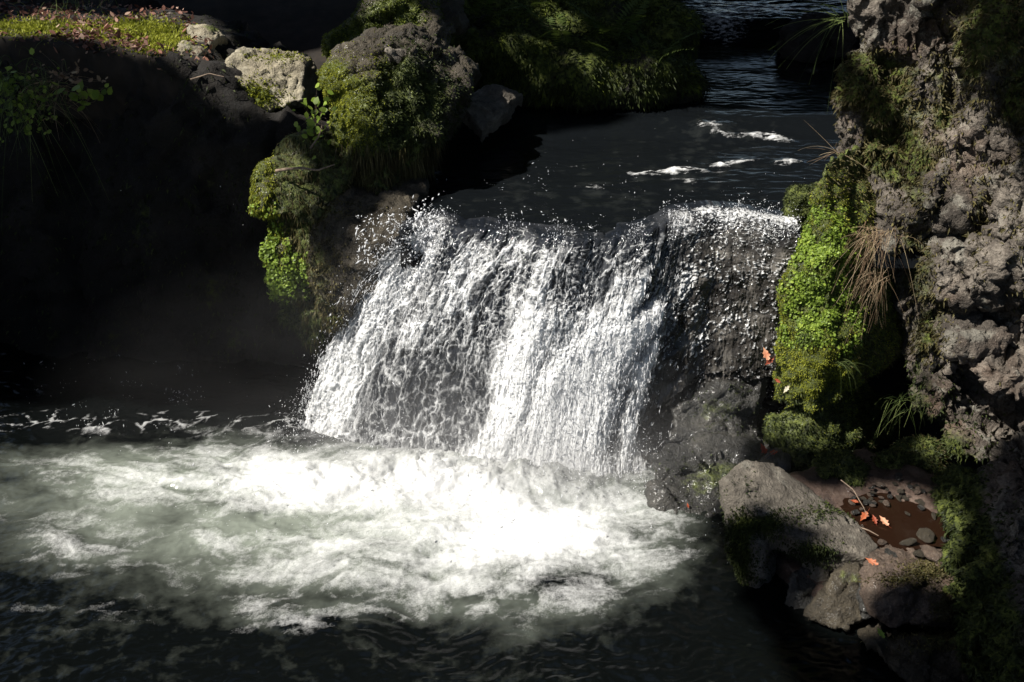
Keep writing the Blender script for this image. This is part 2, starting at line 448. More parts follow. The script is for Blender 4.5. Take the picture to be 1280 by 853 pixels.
# ================================================================== THE SETTING
def build_ground():
    xs = np.concatenate([np.linspace(-25, -5, 40)[:-1], np.linspace(-5, 5, 200), np.linspace(5, 25, 40)[1:]])
    ys = np.concatenate([np.linspace(-20, 0, 40)[:-1], np.linspace(0, 10, 200), np.linspace(10, 30, 40)[1:]])
    X, Y = np.meshgrid(xs, ys, indexing='ij')
    P = np.stack([X.ravel(), Y.ravel(), np.zeros(X.size)], 1); x, y = P[:, 0], P[:, 1]
    sc = np.interp(y, [0, 4.3, 5.3, 6.2, 8, 12, 30], [0.4, .35, .7, 1.3, 2.1, 2.8, 6])       # stream centre line
    sw = np.interp(y, [0, 4.3, 5.3, 6.2, 8, 12], [1.5, .95, 1.0, .75, .85, .8])
    bed = np.where(y < 4.45, -1.5, -.35)
    left = np.interp(y, [0, 3.2, 4.2, 5.7, 6.3, 7, 9, 15, 30], [-.2, -.6, -1.5, -1.4, .15, .45, 1.0, 2.0, 4.0])
    left = np.where(x < -3.3, np.maximum(left, sstep(-3.3, -4.3, x) * 1.2 - .5), left)
    right = np.interp(y, [0, 2, 4, 4.8, 6, 9, 30], [.2, -1.2, -1.2, -.3, .6, .7, 3.])
    side = np.where(x < sc, left, right)
    pool = (y < 4.9) & (x > -3.2) & (x < 1.6)
    dd = np.abs(x - sc) - sw
    z = bed + (side - bed) * sstep(0, .45, dd)
    z = np.where(y < 4.95, np.where(pool, -1.5, np.where(x >= 1.6, bed + (right - bed) * sstep(2.2, 3.0, x), -1.5 + (left + 1.5) * sstep(-3.2, -4.0, x))), z)
    z = np.where(y < 1.6, z + (.05 - z) * sstep(1.6, .7, y), z)
    z += .09 * fbm(P * .9, 4, 3) * sstep(0, .3, np.abs(z + 1.5)) + .03 * fbm(P * 5, 3, 8)
    P[:, 2] = z
    o = mesh_np('ground', P, grid_faces(*X.shape), M['soil'], origin=(0, 0, 0))
    return tag(o, 'dark forest soil and stream bed around the falls', 'ground', kind='structure')
build_ground()

def build_pool():
    xs = np.arange(-3.4, 1.75, .0075); ys = np.arange(2.1, 5.6, .0075)
    X, Y = np.meshgrid(xs, ys, indexing='ij')
    V = np.stack([X.ravel(), Y.ravel(), np.full(X.size, ZP)], 1)
    px, py = proj(V)
    W = np.stack([V[:, 0], V[:, 1], V[:, 0] * 0], 1)
    wx = fbm(W * 2.0, 3, 11); wy = fbm(W * 2.0 + 9, 3, 12)
    qx, qy = px + 42 * wx, py + 26 * wy
    def g(L):
        o = np.zeros(len(V))
        for cx, cy, rx, ry, a in L: o += a * np.exp(-((qx - cx) / rx) ** 2 - ((qy - cy) / ry) ** 2)
        return o
    D = g([(560, 625, 185, 50, 1.25), (660, 685, 130, 40, 1.0), (400, 610, 120, 40, .75), (250, 605, 130, 32, .50), (780, 640, 55, 40, .32),
           (100, 680, 80, 26, .42), (270, 670, 60, 22, .34), (430, 712, 150, 42, .62), (360, 775, 70, 16, .4), (600, 740, 120, 40, .30),
           (740, 690, 80, 24, .50), (150, 600, 60, 18, .3), (700, 755, 60, 14, .25), (520, 775, 60, 12, .22), (60, 590, 60, 12, .22), (830, 655, 40, 16, .2), (60, 800, 60, 20, .08), (720, 740, 80, 20, .18), (420, 652, 110, 15, -.55), (200, 640, 80, 15, -.15), (130, 535, 150, 9, .2), (300, 548, 60, 8, .2)])
    A = g([(540, 640, 300, 75, 1.1), (250, 610, 200, 60, .75), (60, 605, 120, 45, .30), (430, 650, 120, 22, .3), (200, 680, 200, 40, .30),
           (400, 725, 210, 50, .30), (620, 765, 150, 40, .22), (780, 670, 90, 60, .3)])
    # webs of foam: ridged, warped along the flow away from the fall
    dist = np.hypot(V[:, 0] + .1, V[:, 1] - 4.1)
    U = np.stack([V[:, 0] + .20 * wx, V[:, 1] + .20 * wy, W[:, 2]], 1)
    v1, v2 = fbm(U * 5, 3, 13), fbm(U * 5 + 4, 3, 14)
    U2 = U + .075 * np.stack([v1, v2, wx * 0], 1)
    f1, f2, _ = worley(U2 * np.array([6, 10, 1]), 4, True)
    e1, e2, _ = worley((U2 + .02 * fbm(U * 14, 2, 3)[:, None]) * np.array([18, 28, 1]), 8, True)
    web = .55 * np.exp(-((f2 - f1) / .14) ** 2) + .45 * np.exp(-((e2 - e1) / .16) ** 2)
    rid = fbm(U2 * np.array([3.2, 6, 1]), 6, 21, .58, True); rid2 = fbm(U2 * np.array([11, 20, 1]), 4, 25, .6, True)
    big = fbm(U2 * np.array([2.6, 5, 1]), 5, 23, .6); swirl = fbm(U2 * np.array([1.8, 4.2, 1]), 5, 91, .6, True); grn = fbm(W * 60, 3, 29, .7)
    front = (qy > 560) * sstep(930, 760, qx + .2 * (qy - 650))
    edge = sstep(-.04, .30, D)
    foam = D * (.62 + 1.0 * big) + edge * ((web - .3) * .16 + (rid - .3) * .34 + (rid2 - .25) * .16) + .30 * grn * edge
    foam = np.where(D > .9, np.maximum(foam, .58 + .35 * (D - .9) + .40 * big + .2 * grn), foam)
    cut = fbm(U2 * np.array([2.4, 6.5, 1]) + 3, 5, 95, .6, True)
    foam -= .30 * sstep(.42, .85, cut) * edge * sstep(1.6, .8, D)
    thin = fbm(U2 * np.array([4, 13, 1]) + 8, 5, 97, .6, True)
    foam += .22 * sstep(.40, .95, thin) * front * sstep(.5, .05, D) * sstep(-.05, .25, big + .1) * sstep(840, 740, qy)
    foam += .5 * np.exp(-((qy - 528) / 12) ** 2) * sstep(.35, .8, web) * (qx < 380)
    A = np.clip(A * (.70 + 1.6 * big) + front * (.085 * sstep(.25, .95, swirl + .35 * fbm(U2 * np.array([9, 20, 1]), 4, 93, .65)) - .03) + edge * .25 * (swirl - .3), 0, 1)
    A = A * sstep(960, 800, qx + .2 * (qy - 650)) * sstep(520, 585, qy + 46 * big + 20 * v1)  # milky colour faded out at the right to hide a shadow edge
    near = np.exp(-(dist / 1.0) ** 2)
    amp = np.clip(.15 + D, 0, 1.1)
    h = (.10 * fbm(U * 1.9, 4, 31) + .035 * rid * .6) * amp + .035 * near + .010 * fbm(W * np.array([5, 9, 1]), 4, 41) + .009 * fbm(U2 * np.array([12, 26, 1]), 4, 43, ridged=True)
    h += .009 * fbm(U * 22, 3, 51) * np.clip(D, 0, 1) + .085 * np.exp(-((qx - 590) / 200) ** 2 - ((qy - 606) / 24) ** 2) * np.clip(.6 + 1.6 * fbm(U2 * 9, 5, 77, .7), 0, 2)
    h += .004 * web * edge
    V[:, 2] += h
    o = mesh_np('pool_water', V, grid_faces(*X.shape), M['pool'], {'foam': np.clip(foam, 0, 1.3), 'aer': A}, origin=(0, 3.5, ZP))
    tag(o, 'dark churning plunge pool with white foam below the waterfall', 'pool', kind='structure')
build_pool()

LIP = [(492, 296, 0), (515, 284, .0), (545, 279, .01), (600, 290, 0), (650, 294, 0), (700, 300, 0), (760, 300, -.01), (812, 290, 0), (850, 270, .03), (905, 267, .03), (1006, 281, .02)]
LIPP = np.array([PZ(*p) for p in LIP])
def lip_y(x): return np.interp(x, LIPP[:, 0], LIPP[:, 1])

def build_stream():
    xs = np.arange(-.62, 3.2, .011); ys = np.arange(4.15, 9.6, .011)
    X, Y = np.meshgrid(xs, ys, indexing='ij')
    V = np.stack([X.ravel(), Y.ravel(), np.zeros(X.size)], 1); px, py = proj(V)
    W = V * 1.0
    wx = fbm(W * 3, 5, 61, .6); wy = fbm(W * 3 + 5, 5, 62, .6)
    qx, qy = px + 60 * wx, py + 15 * wy
    def g(L):
        o = np.zeros(len(V))
        for cx, cy, rx, ry, a in L: o += a * np.exp(-((qx - cx) / rx) ** 2 - ((qy - cy) / ry) ** 2)
        return o
    crest = g([(885, 162, 22, 7, .36), (930, 170, 34, 5, .36), (970, 173, 20, 5, .35), (895, 203, 16, 3, .7), (850, 211, 26, 3.5, .7), (800, 214, 22, 3, .6), (925, 198, 25, 3, .4), (990, 201, 16, 4, .65), (870, 224, 30, 4, .3),
               (900, 55, 45, 14, .32), (940, 38, 60, 12, .28), (690, 133, 18, 4, .5), (745, 232, 40, 6, .25), (950, 118, 20, 4, .14), (720, 205, 40, 6, .2)])
    f1, f2, _ = worley((V + .03 * np.stack([wx, wy, wx * 0], 1)) * np.array([13, 22, 1]), 4, True)
    web = np.exp(-((f2 - f1) / .15) ** 2)
    rid = fbm(W * np.array([5, 12, 1]), 4, 66, .6, True)
    lipd = V[:, 1] - lip_y(V[:, 0])
    lipz = np.exp(-np.maximum(lipd, 0) / .16) * (px > 480)
    rid2 = fbm(W * np.array([14, 30, 1]), 4, 68, .65, True)
    foam = crest * (.0 + .7 * rid) + sstep(.03, .4, crest) * ((web - .3) * .3 + (rid2 - .38) * .9)
    foam += lipz * sstep(.55, .95, web) * .55 * sstep(-.2, .25, fbm(W * 2.5, 2, 5))
    h = .012 * crest * (1.2 + rid + rid2) + .014 * fbm(W * np.array([2, 5, 1]), 4, 71) + .005 * fbm(W * np.array([9, 22, 1]), 3, 72, ridged=True)
    h += .03 * np.exp(-((qx - 890) / 40) ** 2 - ((qy - 166) / 9) ** 2)
    h += .12 * sstep(7.35, 7.8, V[:, 1]) + .05 * sstep(5.55, 5.85, V[:, 1]) + .03 * fbm(W * np.array([4, 9, 1]), 3, 5) * sstep(7.2, 7.6, V[:, 1])
    h -= sstep(.05, -.08, lipd) * .14 
    h -= .02
    V[:, 2] += h
    aer = g([(900, 200, 120, 40, .05), (900, 45, 80, 25, .05), (720, 250, 160, 35, .06), (880, 165, 60, 12, .05)]) * (1 + 2 * fbm(W * np.array([3, 7, 1]), 3, 79))
    Fq = grid_faces(*X.shape); Fq = Fq[(lipd[Fq] > -.07).all(1) & ((V[Fq][:, :, 0] > -.47).all(1) | (V[Fq][:, :, 1] > 4.7).all(1))]
    o = mesh_np('stream_water', V, Fq, M['stream'], {'foam': np.clip(foam, 0, 1.2), 'aer': np.clip(aer, 0, 1)}, origin=(1, 6, 0))
    tag(o, 'dark rippled stream flowing to the lip of the waterfall', 'stream', kind='structure')
build_stream()

BASE = [(362, 536), (396, 550), (440, 565), (505, 580), (575, 592), (645, 602), (700, 607), (752, 607), (800, 602), (868, 548), (985, 528)]
def build_fall():
    nu, nv = 760, 520
    bp = []
    for i, (a, b) in enumerate(BASE):
        bp.append(PZ(a, b, ZP - .02) if i < 9 else PY(a, b, [4.12, 4.2][i - 9]))
    bp = np.array(bp)
    seg = np.concatenate([[0], np.cumsum(np.linalg.norm(np.diff(LIPP, axis=0), axis=1))]); seg /= seg[-1]
    u = np.linspace(0, 1, nu)
    Lp = np.stack([np.interp(u, seg, LIPP[:, k]) for k in range(3)], 1)
    Bp = np.stack([np.interp(u, seg, bp[:, k]) for k in range(3)], 1)
    for A in (Lp, Bp):
        for k in range(3): A[:, k] = np.convolve(np.pad(A[:, k], 15, mode='edge'), np.ones(31) / 31, mode='valid')
    v = np.linspace(-.14, 1.0, nv)
    vv = np.clip(v, 0, 1)[None, :]
    Bp[:, 2] -= .11 * sstep(.86, .70, u)
    Pxy = Lp[:, None, :2] + (Bp - Lp)[:, None, :2] * (vv ** .9)[..., None]
    drop = .45 * vv + .55 * vv ** 2
    Pz = Lp[:, None, 2] + (Bp - Lp)[:, None, 2] * drop
    ln_ = np.stack([u * 9, u * 0, u * 0], 1); wob = (1 - np.clip(v, 0, 1))[None, :]
    Pxy[..., 1] += (.10 * fbm(ln_, 4, 91, .6))[:, None] * wob; Pz = Pz + (.035 * fbm(ln_ + 5, 4, 92, .65))[:, None] * wob
    V = np.concatenate([Pxy, Pz[..., None]], -1)
    up = np.clip(-v, 0, 1)[None, :]
    V[..., 1] += up * 1.3; V[..., 2] -= .012 * (up > 0) * 0 + .15 * np.maximum(up - .06, 0)
    V = V.reshape(-1, 3)
    px, py = proj(V)
    G = V.reshape(nu, nv, 3)
    tu = np.gradient(G, axis=0); tv = np.gradient(G, axis=1)
    N = np.cross(tv, tu).reshape(-1, 3); N = unit(N); N *= np.sign(-N[:, 1:2] + 1e-6)
    UU, VV = np.meshgrid(u, v, indexing='ij'); UU = UU.ravel(); VV = VV.ravel()
    # across metres / along metres
    a = UU * 2.0; s = VV * 1.25
    Q = np.stack([a, s, a * 0], 1)
    w1 = fbm(Q * np.array([5, 3, 1]), 4, 5); w2 = fbm(Q * np.array([5, 3, 1]) + 7, 4, 6)
    Qw = Q + .07 * np.stack([w1, w2, w1 * 0], 1)
    D = segs(px + 34 * w1, py + 30 * w2, [
        (530, 288, 400, 505, 20, 40, .72), (545, 285, 470, 420, 16, 34, .66), (600, 300, 520, 420, 16, 26, .58), (640, 330, 660, 430, 20, 20, .46), (655, 300, 560, 380, 16, 24, .60),
        (470, 420, 415, 545, 34, 46, .66), (440, 440, 385, 535, 16, 26, .70), (690, 330, 660, 420, 18, 28, .66), (668, 400, 615, 585, 30, 56, .95), (690, 395, 700, 480, 30, 20, .6),
        (812, 335, 750, 420, 10, 26, .72), (862, 345, 800, 405, 4, 16, .50), (825, 385, 745, 450, 12, 40, 1.15), (752, 430, 690, 580, 40, 72, 1.5), (850, 365, 815, 430, 5, 12, .55), (815, 425, 795, 480, 12, 22, .85), (795, 470, 785, 592, 18, 22, .82),
        (780, 350, 720, 420, 12, 20, .6), (960, 285, 900, 400, 24, 30, .36), (900, 275, 850, 290, 12, 12, .42), (870, 330, 850, 420, 30, 30, .33), (940, 480, 935, 530, 14, 12, .38)])
    D = D + blobs(V, [(560, 505, 34, 40, -.42), (480, 470, 16, 30, -.2), (540, 400, 14, 30, -.22), (590, 430, 16, 20, -.2), (625, 345, 30, 30, -.26), (700, 350, 12, 55, -.22), (722, 430, 8, 24, -.3), (600, 520, 16, 32, -.28), (520, 440, 22, 26, -.12), (820, 320, 18, 22, -.2),
                     (770, 490, 20, 22, -.18), (830, 520, 40, 60, -.3), (905, 470, 40, 60, -.12), (870, 440, 40, 40, -.08), (760, 550, 18, 22, -.2)])
    base = sstep(.84, 1.0, VV + .06 * fbm(Q * np.array([8, 4, 1]), 3, 3)) * (px < 815) * sstep(.02, .22, UU)
    D = np.clip(np.maximum(D, .24), 0, 1.4) + base * .42
    # lace: thin threads drawn out along the flow, joined by small webs, over a thin aerated sheet
    def web(k, sx, sy, seed, wd, wa, wf):
        q = Qw + .5 * wa * np.stack([fbm(Q * wf * 2.7, 3, seed + 5), fbm(Q * wf * 2.7, 3, seed + 6), a * 0], 1) + wa * np.stack([fbm(Q * wf, 3, seed), fbm(Q * wf, 3, seed + 1), a * 0], 1)
        p1, p2, _ = worley(q * np.array([sx, sy, 1]), seed, True)
        return np.exp(-((p2 - p1) / wd) ** 2)
    L1 = web(0, 13, 4.6, 114, .085, .060, 10); L2 = web(0, 29, 10, 118, .11, .034, 22); L3 = web(0, 60, 24, 121, .15, .014, 50)
    ridA = fbm(Qw * np.array([17, 4.0, 1]), 5, 33, .66, True); ridB = fbm(Qw * np.array([40, 9, 1]) + 3, 4, 37, .65, True)
    strk = fbm(Qw * np.array([30, 2.2, 1]), 5, 35, .66); fine = fbm(Qw * np.array([100, 26, 1]), 3, 36, .65)
    m1, m2 = fbm(Q * np.array([7, 4, 1]), 3, 44), fbm(Q * np.array([5, 3, 1]) + 9, 3, 45)
    right = sstep(815, 885, px + (py - 300) * .25)
    thread = L1 * np.clip(.45 + 1.6 * m1, 0, 1) * .85 + L2 * np.clip(.42 + 1.6 * m2, 0, 1) * .85 + L3 * np.clip(.40 - 1.4 * m1, 0, 1) * .60
    cov = D + .42 * fbm(Qw * np.array([5, 2.5, 1]), 4, 47)
    lipf = np.exp(-(VV / .05) ** 2)
    sheet = .66 * np.clip(cov - .20, 0, 2) ** 1.3 + .46 * (ridA - .2) * np.clip(cov + .1, 0, 1) + .50 * strk * np.clip(cov + .15, 0, 1)
    foam = sheet + thread * np.clip(.35 + cov, 0, 1) * (1 - right) + .28 * (ridB - .15) * np.clip(cov + .1, 0, 1) + .30 * fine * np.clip(cov + .25, 0, 1)
    # thin film over the rock on the right: broken glints painted in as white foam
    gl = fbm(Qw * np.array([58, 40, 1]), 4, 61, .7) + .5 * fbm(Q * np.array([9, 6, 1]), 3, 62) + .16 * np.exp(-(VV / .10) ** 2)
    foam = foam * (1 - .75 * right * (D < .6)) + right * (sstep(-.02, .34, gl) * .70)
    foam -= .28 * lipf * (px < 835) * (.5 + 1.5 * np.clip(.5 + 1.6 * m2, 0, 1))
    grain = sstep(.12, .4, gl)
    foam = np.where(VV < -.01, foam * sstep(-.13, 0, VV + .05 * m1), foam)
    h = .055 * fbm(Qw * np.array([4, 1.6, 1]), 4, 55) + .009 * np.clip(foam, 0, 1) + (.012 * ridA + .012 * strk) * (1 - .85 * right) * (1 - .5 * sstep(.8, 1.3, D)) + (.006 * ridB + .006 * fine) * (1 - .6 * sstep(.8, 1.3, D)) + .006 * grain * right + .03 * right * fbm(Q * np.array([9, 8, 1]), 4, 58)
    h += .025 * sstep(.30, 1.2, D) * sstep(.05, .4, VV) + .04 * base
    h *= sstep(-.12, .12, VV)
    V = V + N * h[:, None]
    edge_n = .05 * fbm(Q * np.array([1, 9, 1]), 4, 81) + .03 * fbm(Q * 40, 3, 82)
    gone = (UU < .018 + .6 * np.maximum(edge_n, -.02) + .05 * sstep(.6, 1, VV) * sstep(-.1, .5, fbm(Q * 16, 4, 84))) | ((UU < .05) & (foam < .25 + 2 * edge_n) & (VV > .1)) | ((VV > .80 + edge_n * 3) & (px > 815) & (foam < .75)) | (UU > .985 + edge_n * .5)
    Fq = grid_faces(nu, nv); Fq = Fq[~gone[Fq].any(1)]
    o = mesh_np('waterfall', V, Fq, M['fall'], {'foam': np.clip(foam, 0, 1.3), 'aer': np.clip(D * 1.1 - .15 + .5 * m1, 0, .9) * (1 - right), 'film': right * sstep(-.1, .3, VV)}, origin=(0, 4.2, ZP))
    tag(o, 'white lacy waterfall spilling over a dark rock ledge', 'waterfall', kind='structure')
    return V, N, px, py, UU, VV, foam, unit(tv.reshape(-1, 3))
FALL = build_fall()

def build_spray():
    """loose drops and short threads thrown off the falling water"""
    r = np.random.default_rng(5); V, N, px, py, U, Vv, foam, TV = FALL
    out = []; thr = []
    def take(mask, n, off, sc, jit):
        idx = np.nonzero(mask)[0]; idx = r.choice(idx, n)
        p = V[idx] + N[idx] * (r.random(n) ** 2 * off)[:, None] + r.normal(size=(n, 3)) * jit
        out.append((p, sc * (.45 + r.random(n) ** 3 * 1.6)))
    for n, sc, off in ((6500, .0009, .018), (1200, .0013, .035)):      # threads drawn out along the fall
        m = np.nonzero((Vv > .0) & (Vv < .97) & (foam > .38) & (px < 850))[0]; idx = r.choice(m, n)
        p = V[idx] + N[idx] * (.002 + r.random(n) * off)[:, None]; thr.append((p, sc * (.5 + r.random(n)), unit(TV[idx] + .22 * r.normal(size=(n, 3))), 5 + 18 * r.random(n) ** 2))
    take((Vv > .02) & (foam > .45), 3200, .04, .0015, .006)
    take((px > 830) & (Vv > -.02), 900, .018, .0010, .004)
    take((px > 830) & (Vv > -.04) & (Vv < .12), 900, .02, .0016, .004)
    take((Vv > .80) & (px < 815), 7000, .20, .0013, .04)
    take((Vv < .06) & (Vv > -.06) & (fbm(np.stack([U * 18, U * 0, U * 0], 1), 3, 8) > .05), 1600, .07, .0014, .02)
    take((U < .06), 1500, .05, .0014, .025)
    take((np.abs(px - 533) < 12) & (np.abs(Vv) < .06), 160, .10, .0034, .012)
    n = 420; a = np.stack([r.uniform(445, 545, n), r.uniform(268, 330, n)], 1)      # drops thrown on to the rock left of the lip
    out.append((np.array([PY(x, y, 4.22 + r.normal() * .03) for x, y in a]), .0030 * (.5 + r.random(n) ** 2)))
    n = 900; a = np.stack([r.normal(680, 190, n), r.normal(240, 26, n)], 1); a = a[fbm(np.stack([a[:, 0] * .02, a[:, 1] * .06, a[:, 0] * 0], 1), 2, 3) > .08]; n = len(a)
    out.append((np.array([PZ(x, min(max(y, 120), 285), .01 + abs(r.normal()) * .02) for x, y in a]), .0011 * (.5 + r.random(n) ** 3 * 1.8)))
    n = 1100; a = np.stack([r.normal(190, 90, n), r.normal(500, 30, n)], 1); a = a[fbm(np.stack([a[:, 0] * .02, a[:, 1] * .05, a[:, 0] * 0], 1), 2, 4) > .06]; n = len(a)
    out.append((np.array([PZ(x, max(y, 445), ZP + .012) for x, y in a]), .0012 * (.5 + r.random(n) ** 3 * 1.8)))
    n = 2200; a = np.stack([r.normal(590, 170, n), r.normal(600, 40, n)], 1)
    out.append((np.array([PZ(x, y, ZP + .06 + abs(r.normal()) * .07) for x, y in a]), .0013 * (.5 + r.random(n) ** 3 * 1.5)))
    P = np.concatenate([o[0] for o in out]); S = np.concatenate([o[1] for o in out]); n = len(P)
    ax = unit(r.normal(size=(n, 3)) + np.array([-.3, -.3, -.9])); b = unit(np.cross(ax, r.normal(size=(n, 3)))); c = np.cross(ax, b)
    st = (1 + r.random(n) ** 3 * 4.5)[:, None]; s = S[:, None]
    P = np.concatenate([P] + [q[0] for q in thr]); s = np.concatenate([s] + [q[1][:, None] for q in thr]); st = np.concatenate([st] + [q[3][:, None] for q in thr]); ax = np.concatenate([ax] + [q[2] for q in thr]); n = len(P)
    b = unit(np.cross(ax, r.normal(size=(n, 3)))); c = np.cross(ax, b)
    vs = np.stack([P + ax * s * st, P - ax * s * st, P + b * s, P + c * s, P - b * s, P - c * s], 1).reshape(-1, 3)
    q = np.array([(0, 2, 3), (0, 3, 4), (0, 4, 5), (0, 5, 2), (1, 3, 2), (1, 4, 3), (1, 5, 4), (1, 2, 5)])
    Fc = (q[None] + (np.arange(n) * 6)[:, None, None]).reshape(-1, 3)
    o = mesh_np('spray', vs, Fc, M['spray'], None, True)
    tag(o, 'bright drops of water thrown off the waterfall', 'spray', kind='stuff')
build_spray()
def build_mist(loc, size, dens, label):
    bm = bmesh.new(); bmesh.ops.create_icosphere(bm, subdivisions=3, radius=1)
    me = bpy.data.meshes.new('mist'); bm.to_mesh(me); bm.free()
    o = bpy.data.objects.new('mist', me); link(o); o.location = loc; o.scale = size
    t = NT('mist_air'); tc = t.n('ShaderNodeTexCoord')
    ln = t.n('ShaderNodeVectorMath', {0: (tc, 'Object')}, operation='LENGTH')
    n = t.noise((tc, 'Object'), 2.5, 3)
    d = t.math('MULTIPLY', t.map((ln, 'Value'), .2, 1., 1., 0.), t.map(n, .38, .66, .0, 1.))
    v = t.n('ShaderNodeVolumePrincipled', {'Color': (1, 1, 1, 1), 'Density': t.math('MULTIPLY', d, dens), 'Anisotropy': .2})
    t.t.links.new(v.outputs[0], t.out.inputs['Volume']); me.materials.append(t.m)
    tag(o, label, 'mist', kind='stuff')
build_mist((-.12, 3.92, ZP + .1), (.95, .5, .40), 2.2, 'thin mist added over the foot of the falls for a white glow')  # added volume standing for the white glow at the foot
build_mist((-.3, 3.75, -.62), (1.7, .75, .85), .13, 'faint haze added all round the falls for a soft glow')  # added volume, lifts the darks round the falls like a glow

# ================================================================== ROCKS AND BANKS
def mk(Ls, thr_n=0.):
    def f(V, N):
        return np.clip(blobs(V, Ls) + .55 * fbm(V * 7, 3, 77) * (blobs(V, Ls) > .05), 0, 1)
    return f

# ledge under the falling water
r_, g_ = rock('rock_ledge', [
    np.array([LIPP[0] + [-.12, .10, -.12], LIPP[-1] + [.25, .10, -.10], LIPP[4] + [0, .06, -.16], LIPP[0] + [-.1, .9, -.2], LIPP[-1] + [.25, .9, -.2],
              PZ(400, 520, -1.35) + [0, .28, 0], PZ(640, 590, -1.35) + [0, .3, 0], PZ(800, 590, -1.35) + [0, .25, 0], PZ(960, 560, -1.3) + [.2, .35, 0], PZ(400, 520, -1.35) + [0, 1.2, 0], PZ(960, 560, -1.3) + [.2, 1, 0],
              PY(560, 430, 4.38), PY(700, 430, 4.36), PY(850, 430, 4.32), PY(930, 420, 4.36)]),
    hull_pts([(838, 520, 4.06), (900, 480, 4.14), (955, 490, 4.18), (965, 560, 3.98), (880, 560, 3.96), (832, 580, 3.95)], (0, .4, 0)),
    hull_pts([(818, 570, 3.92), (880, 560, 3.94), (905, 600, 3.80), (905, 640, 3.68), (845, 660, 3.64), (822, 640, 3.70)], (.05, .5, -.1)),
    hull_pts([(870, 560, 3.90), (950, 540, 3.98), (985, 590, 3.80), (910, 620, 3.68), (885, 600, 3.72)], (.05, .5, -.1)),
], M['wet'], .014, 3, d_boulder, mk([(880, 600, 40, 30, .45), (930, 600, 30, 30, .55), (900, 510, 40, 30, .4)]), seed=3)
tag(r_, 'wet dark rock ledge behind the falling water', 'rock ledge')
blades('moss', g_, 3500, .010, .003, M['darkmoss'], r_, 5)

# left bank wall, in deep shade
pts = [(-150, 30, 5.7), (0, 50, 5.45), (80, 38, 5.7), (130, 62, 5.4), (200, 78, 5.15), (262, 100, 5.1), (330, 150, 5.0), (420, 180, 5.0)]
top = [PY(*p) for p in pts]
hl = []
for a, b in zip(top[:-1], top[1:]):
    q = [a, b]; q += [p + np.array([.05, 1.1, -.05]) for p in q]
    f = [np.array([p[0] * .98, min(p[1] - .05, 4.98) if p[0] > -2.6 else p[1] - .3, ZP - .3]) for p in (a, b)]; q += f + [p + np.array([0, 1.2, 0]) for p in f]
    hl.append(np.array(q))
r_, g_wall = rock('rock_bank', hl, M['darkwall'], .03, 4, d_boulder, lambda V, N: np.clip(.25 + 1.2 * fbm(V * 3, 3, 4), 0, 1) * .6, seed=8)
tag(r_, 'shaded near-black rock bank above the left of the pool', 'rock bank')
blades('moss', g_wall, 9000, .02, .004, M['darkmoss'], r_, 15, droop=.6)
WALL = r_

# right hand cliff
cliff_h = [
    hull_pts([(1080, -160, 5.0), (1280, -160, 4.5), (1450, -160, 4.1), (1095, 60, 4.75), (1088, 190, 4.62), (1120, 300, 4.38), (1135, 450, 4.24), (1185, 560, 4.06), (1280, 540, 3.9), (1450, 560, 3.6), (1450, 200, 3.85)], (.5, .6, 0)),
    hull_pts([(1068, -150, 4.72), (1140, -150, 4.62), (1076, 0, 4.70), (1090, 62, 4.66), (1140, 75, 4.55), (1155, 0, 4.55)], (.2, .5, 0)),
    hull_pts([(1197, 625, 3.45), (1203, 720, 3.06), (1192, 800, 2.80), (1212, 920, 2.48), (1215, 590, 3.5), (1285, 560, 3.3), (1450, 560, 3.0), (1450, 950, 2.2)], (.4, .4, 0)) - np.array([0, 0, .0]),
    hull_pts([(1197, 640, 3.42), (1203, 730, 3.06), (1192, 810, 2.80), (1450, 700, 2.7), (1450, 950, 2.2)], (.3, .3, -.7)),
    hull_pts([(1085, 180, 4.5), (1150, 200, 4.4), (1165, 330, 4.3), (1140, 470, 4.2), (1115, 330, 4.3), (1090, 250, 4.45)], (.3, .4, 0)),
    ell(PY(1078, 112, 4.62), (.15, .14, .10), 40, 1), ell(PY(1068, 170, 4.62), (.10, .12, .14), 40, 2), ell(PY(1110, 140, 4.58), (.13, .13, .12), 40, 3),
    ell(PY(1160, 95, 4.42), (.085, .10, .17), 40, 4), ell(PY(1165, 180, 4.36), (.09, .10, .2), 40, 5),
    ell(PY(1228, 165, 4.25), (.05, .08, .2), 40, 6), ell(PY(1200, 260, 4.20), (.16, .14, .16), 40, 7), ell(PY(1190, 340, 4.12), (.17, .16, .17), 40, 8),
    ell(PY(1240, 345, 3.98), (.12, .12, .12), 40, 9), ell(PY(1215, 425, 3.98), (.13, .14, .055), 40, 10), ell(PY(1258, 478, 3.80), (.13, .16, .07), 40, 11),
    ell(PY(1175, 500, 4.06), (.13, .12, .17), 40, 12), ell(PY(1215, 556, 3.86), (.14, .14, .06), 40, 13), ell(PY(1270, 585, 3.72), (.05, .1, .1), 40, 14), ell(PY(1150, 450, 4.12), (.06, .08, .15), 40, 15),
    ell(PY(1275, 250, 4.0), (.10, .12, .25), 40, 16), ell(PY(1250, 60, 4.3), (.2, .15, .2), 40, 17), ell(PY(1180, 20, 4.55), (.10, .10, .2), 40, 18),
    ell(PY(1205, 640, 3.40), (.08, .12, .14), 40, 19), ell(PY(1222, 720, 3.05), (.10, .12, .20), 40, 20), ell(PY(1235, 810, 2.76), (.12, .12, .16), 40, 21)]
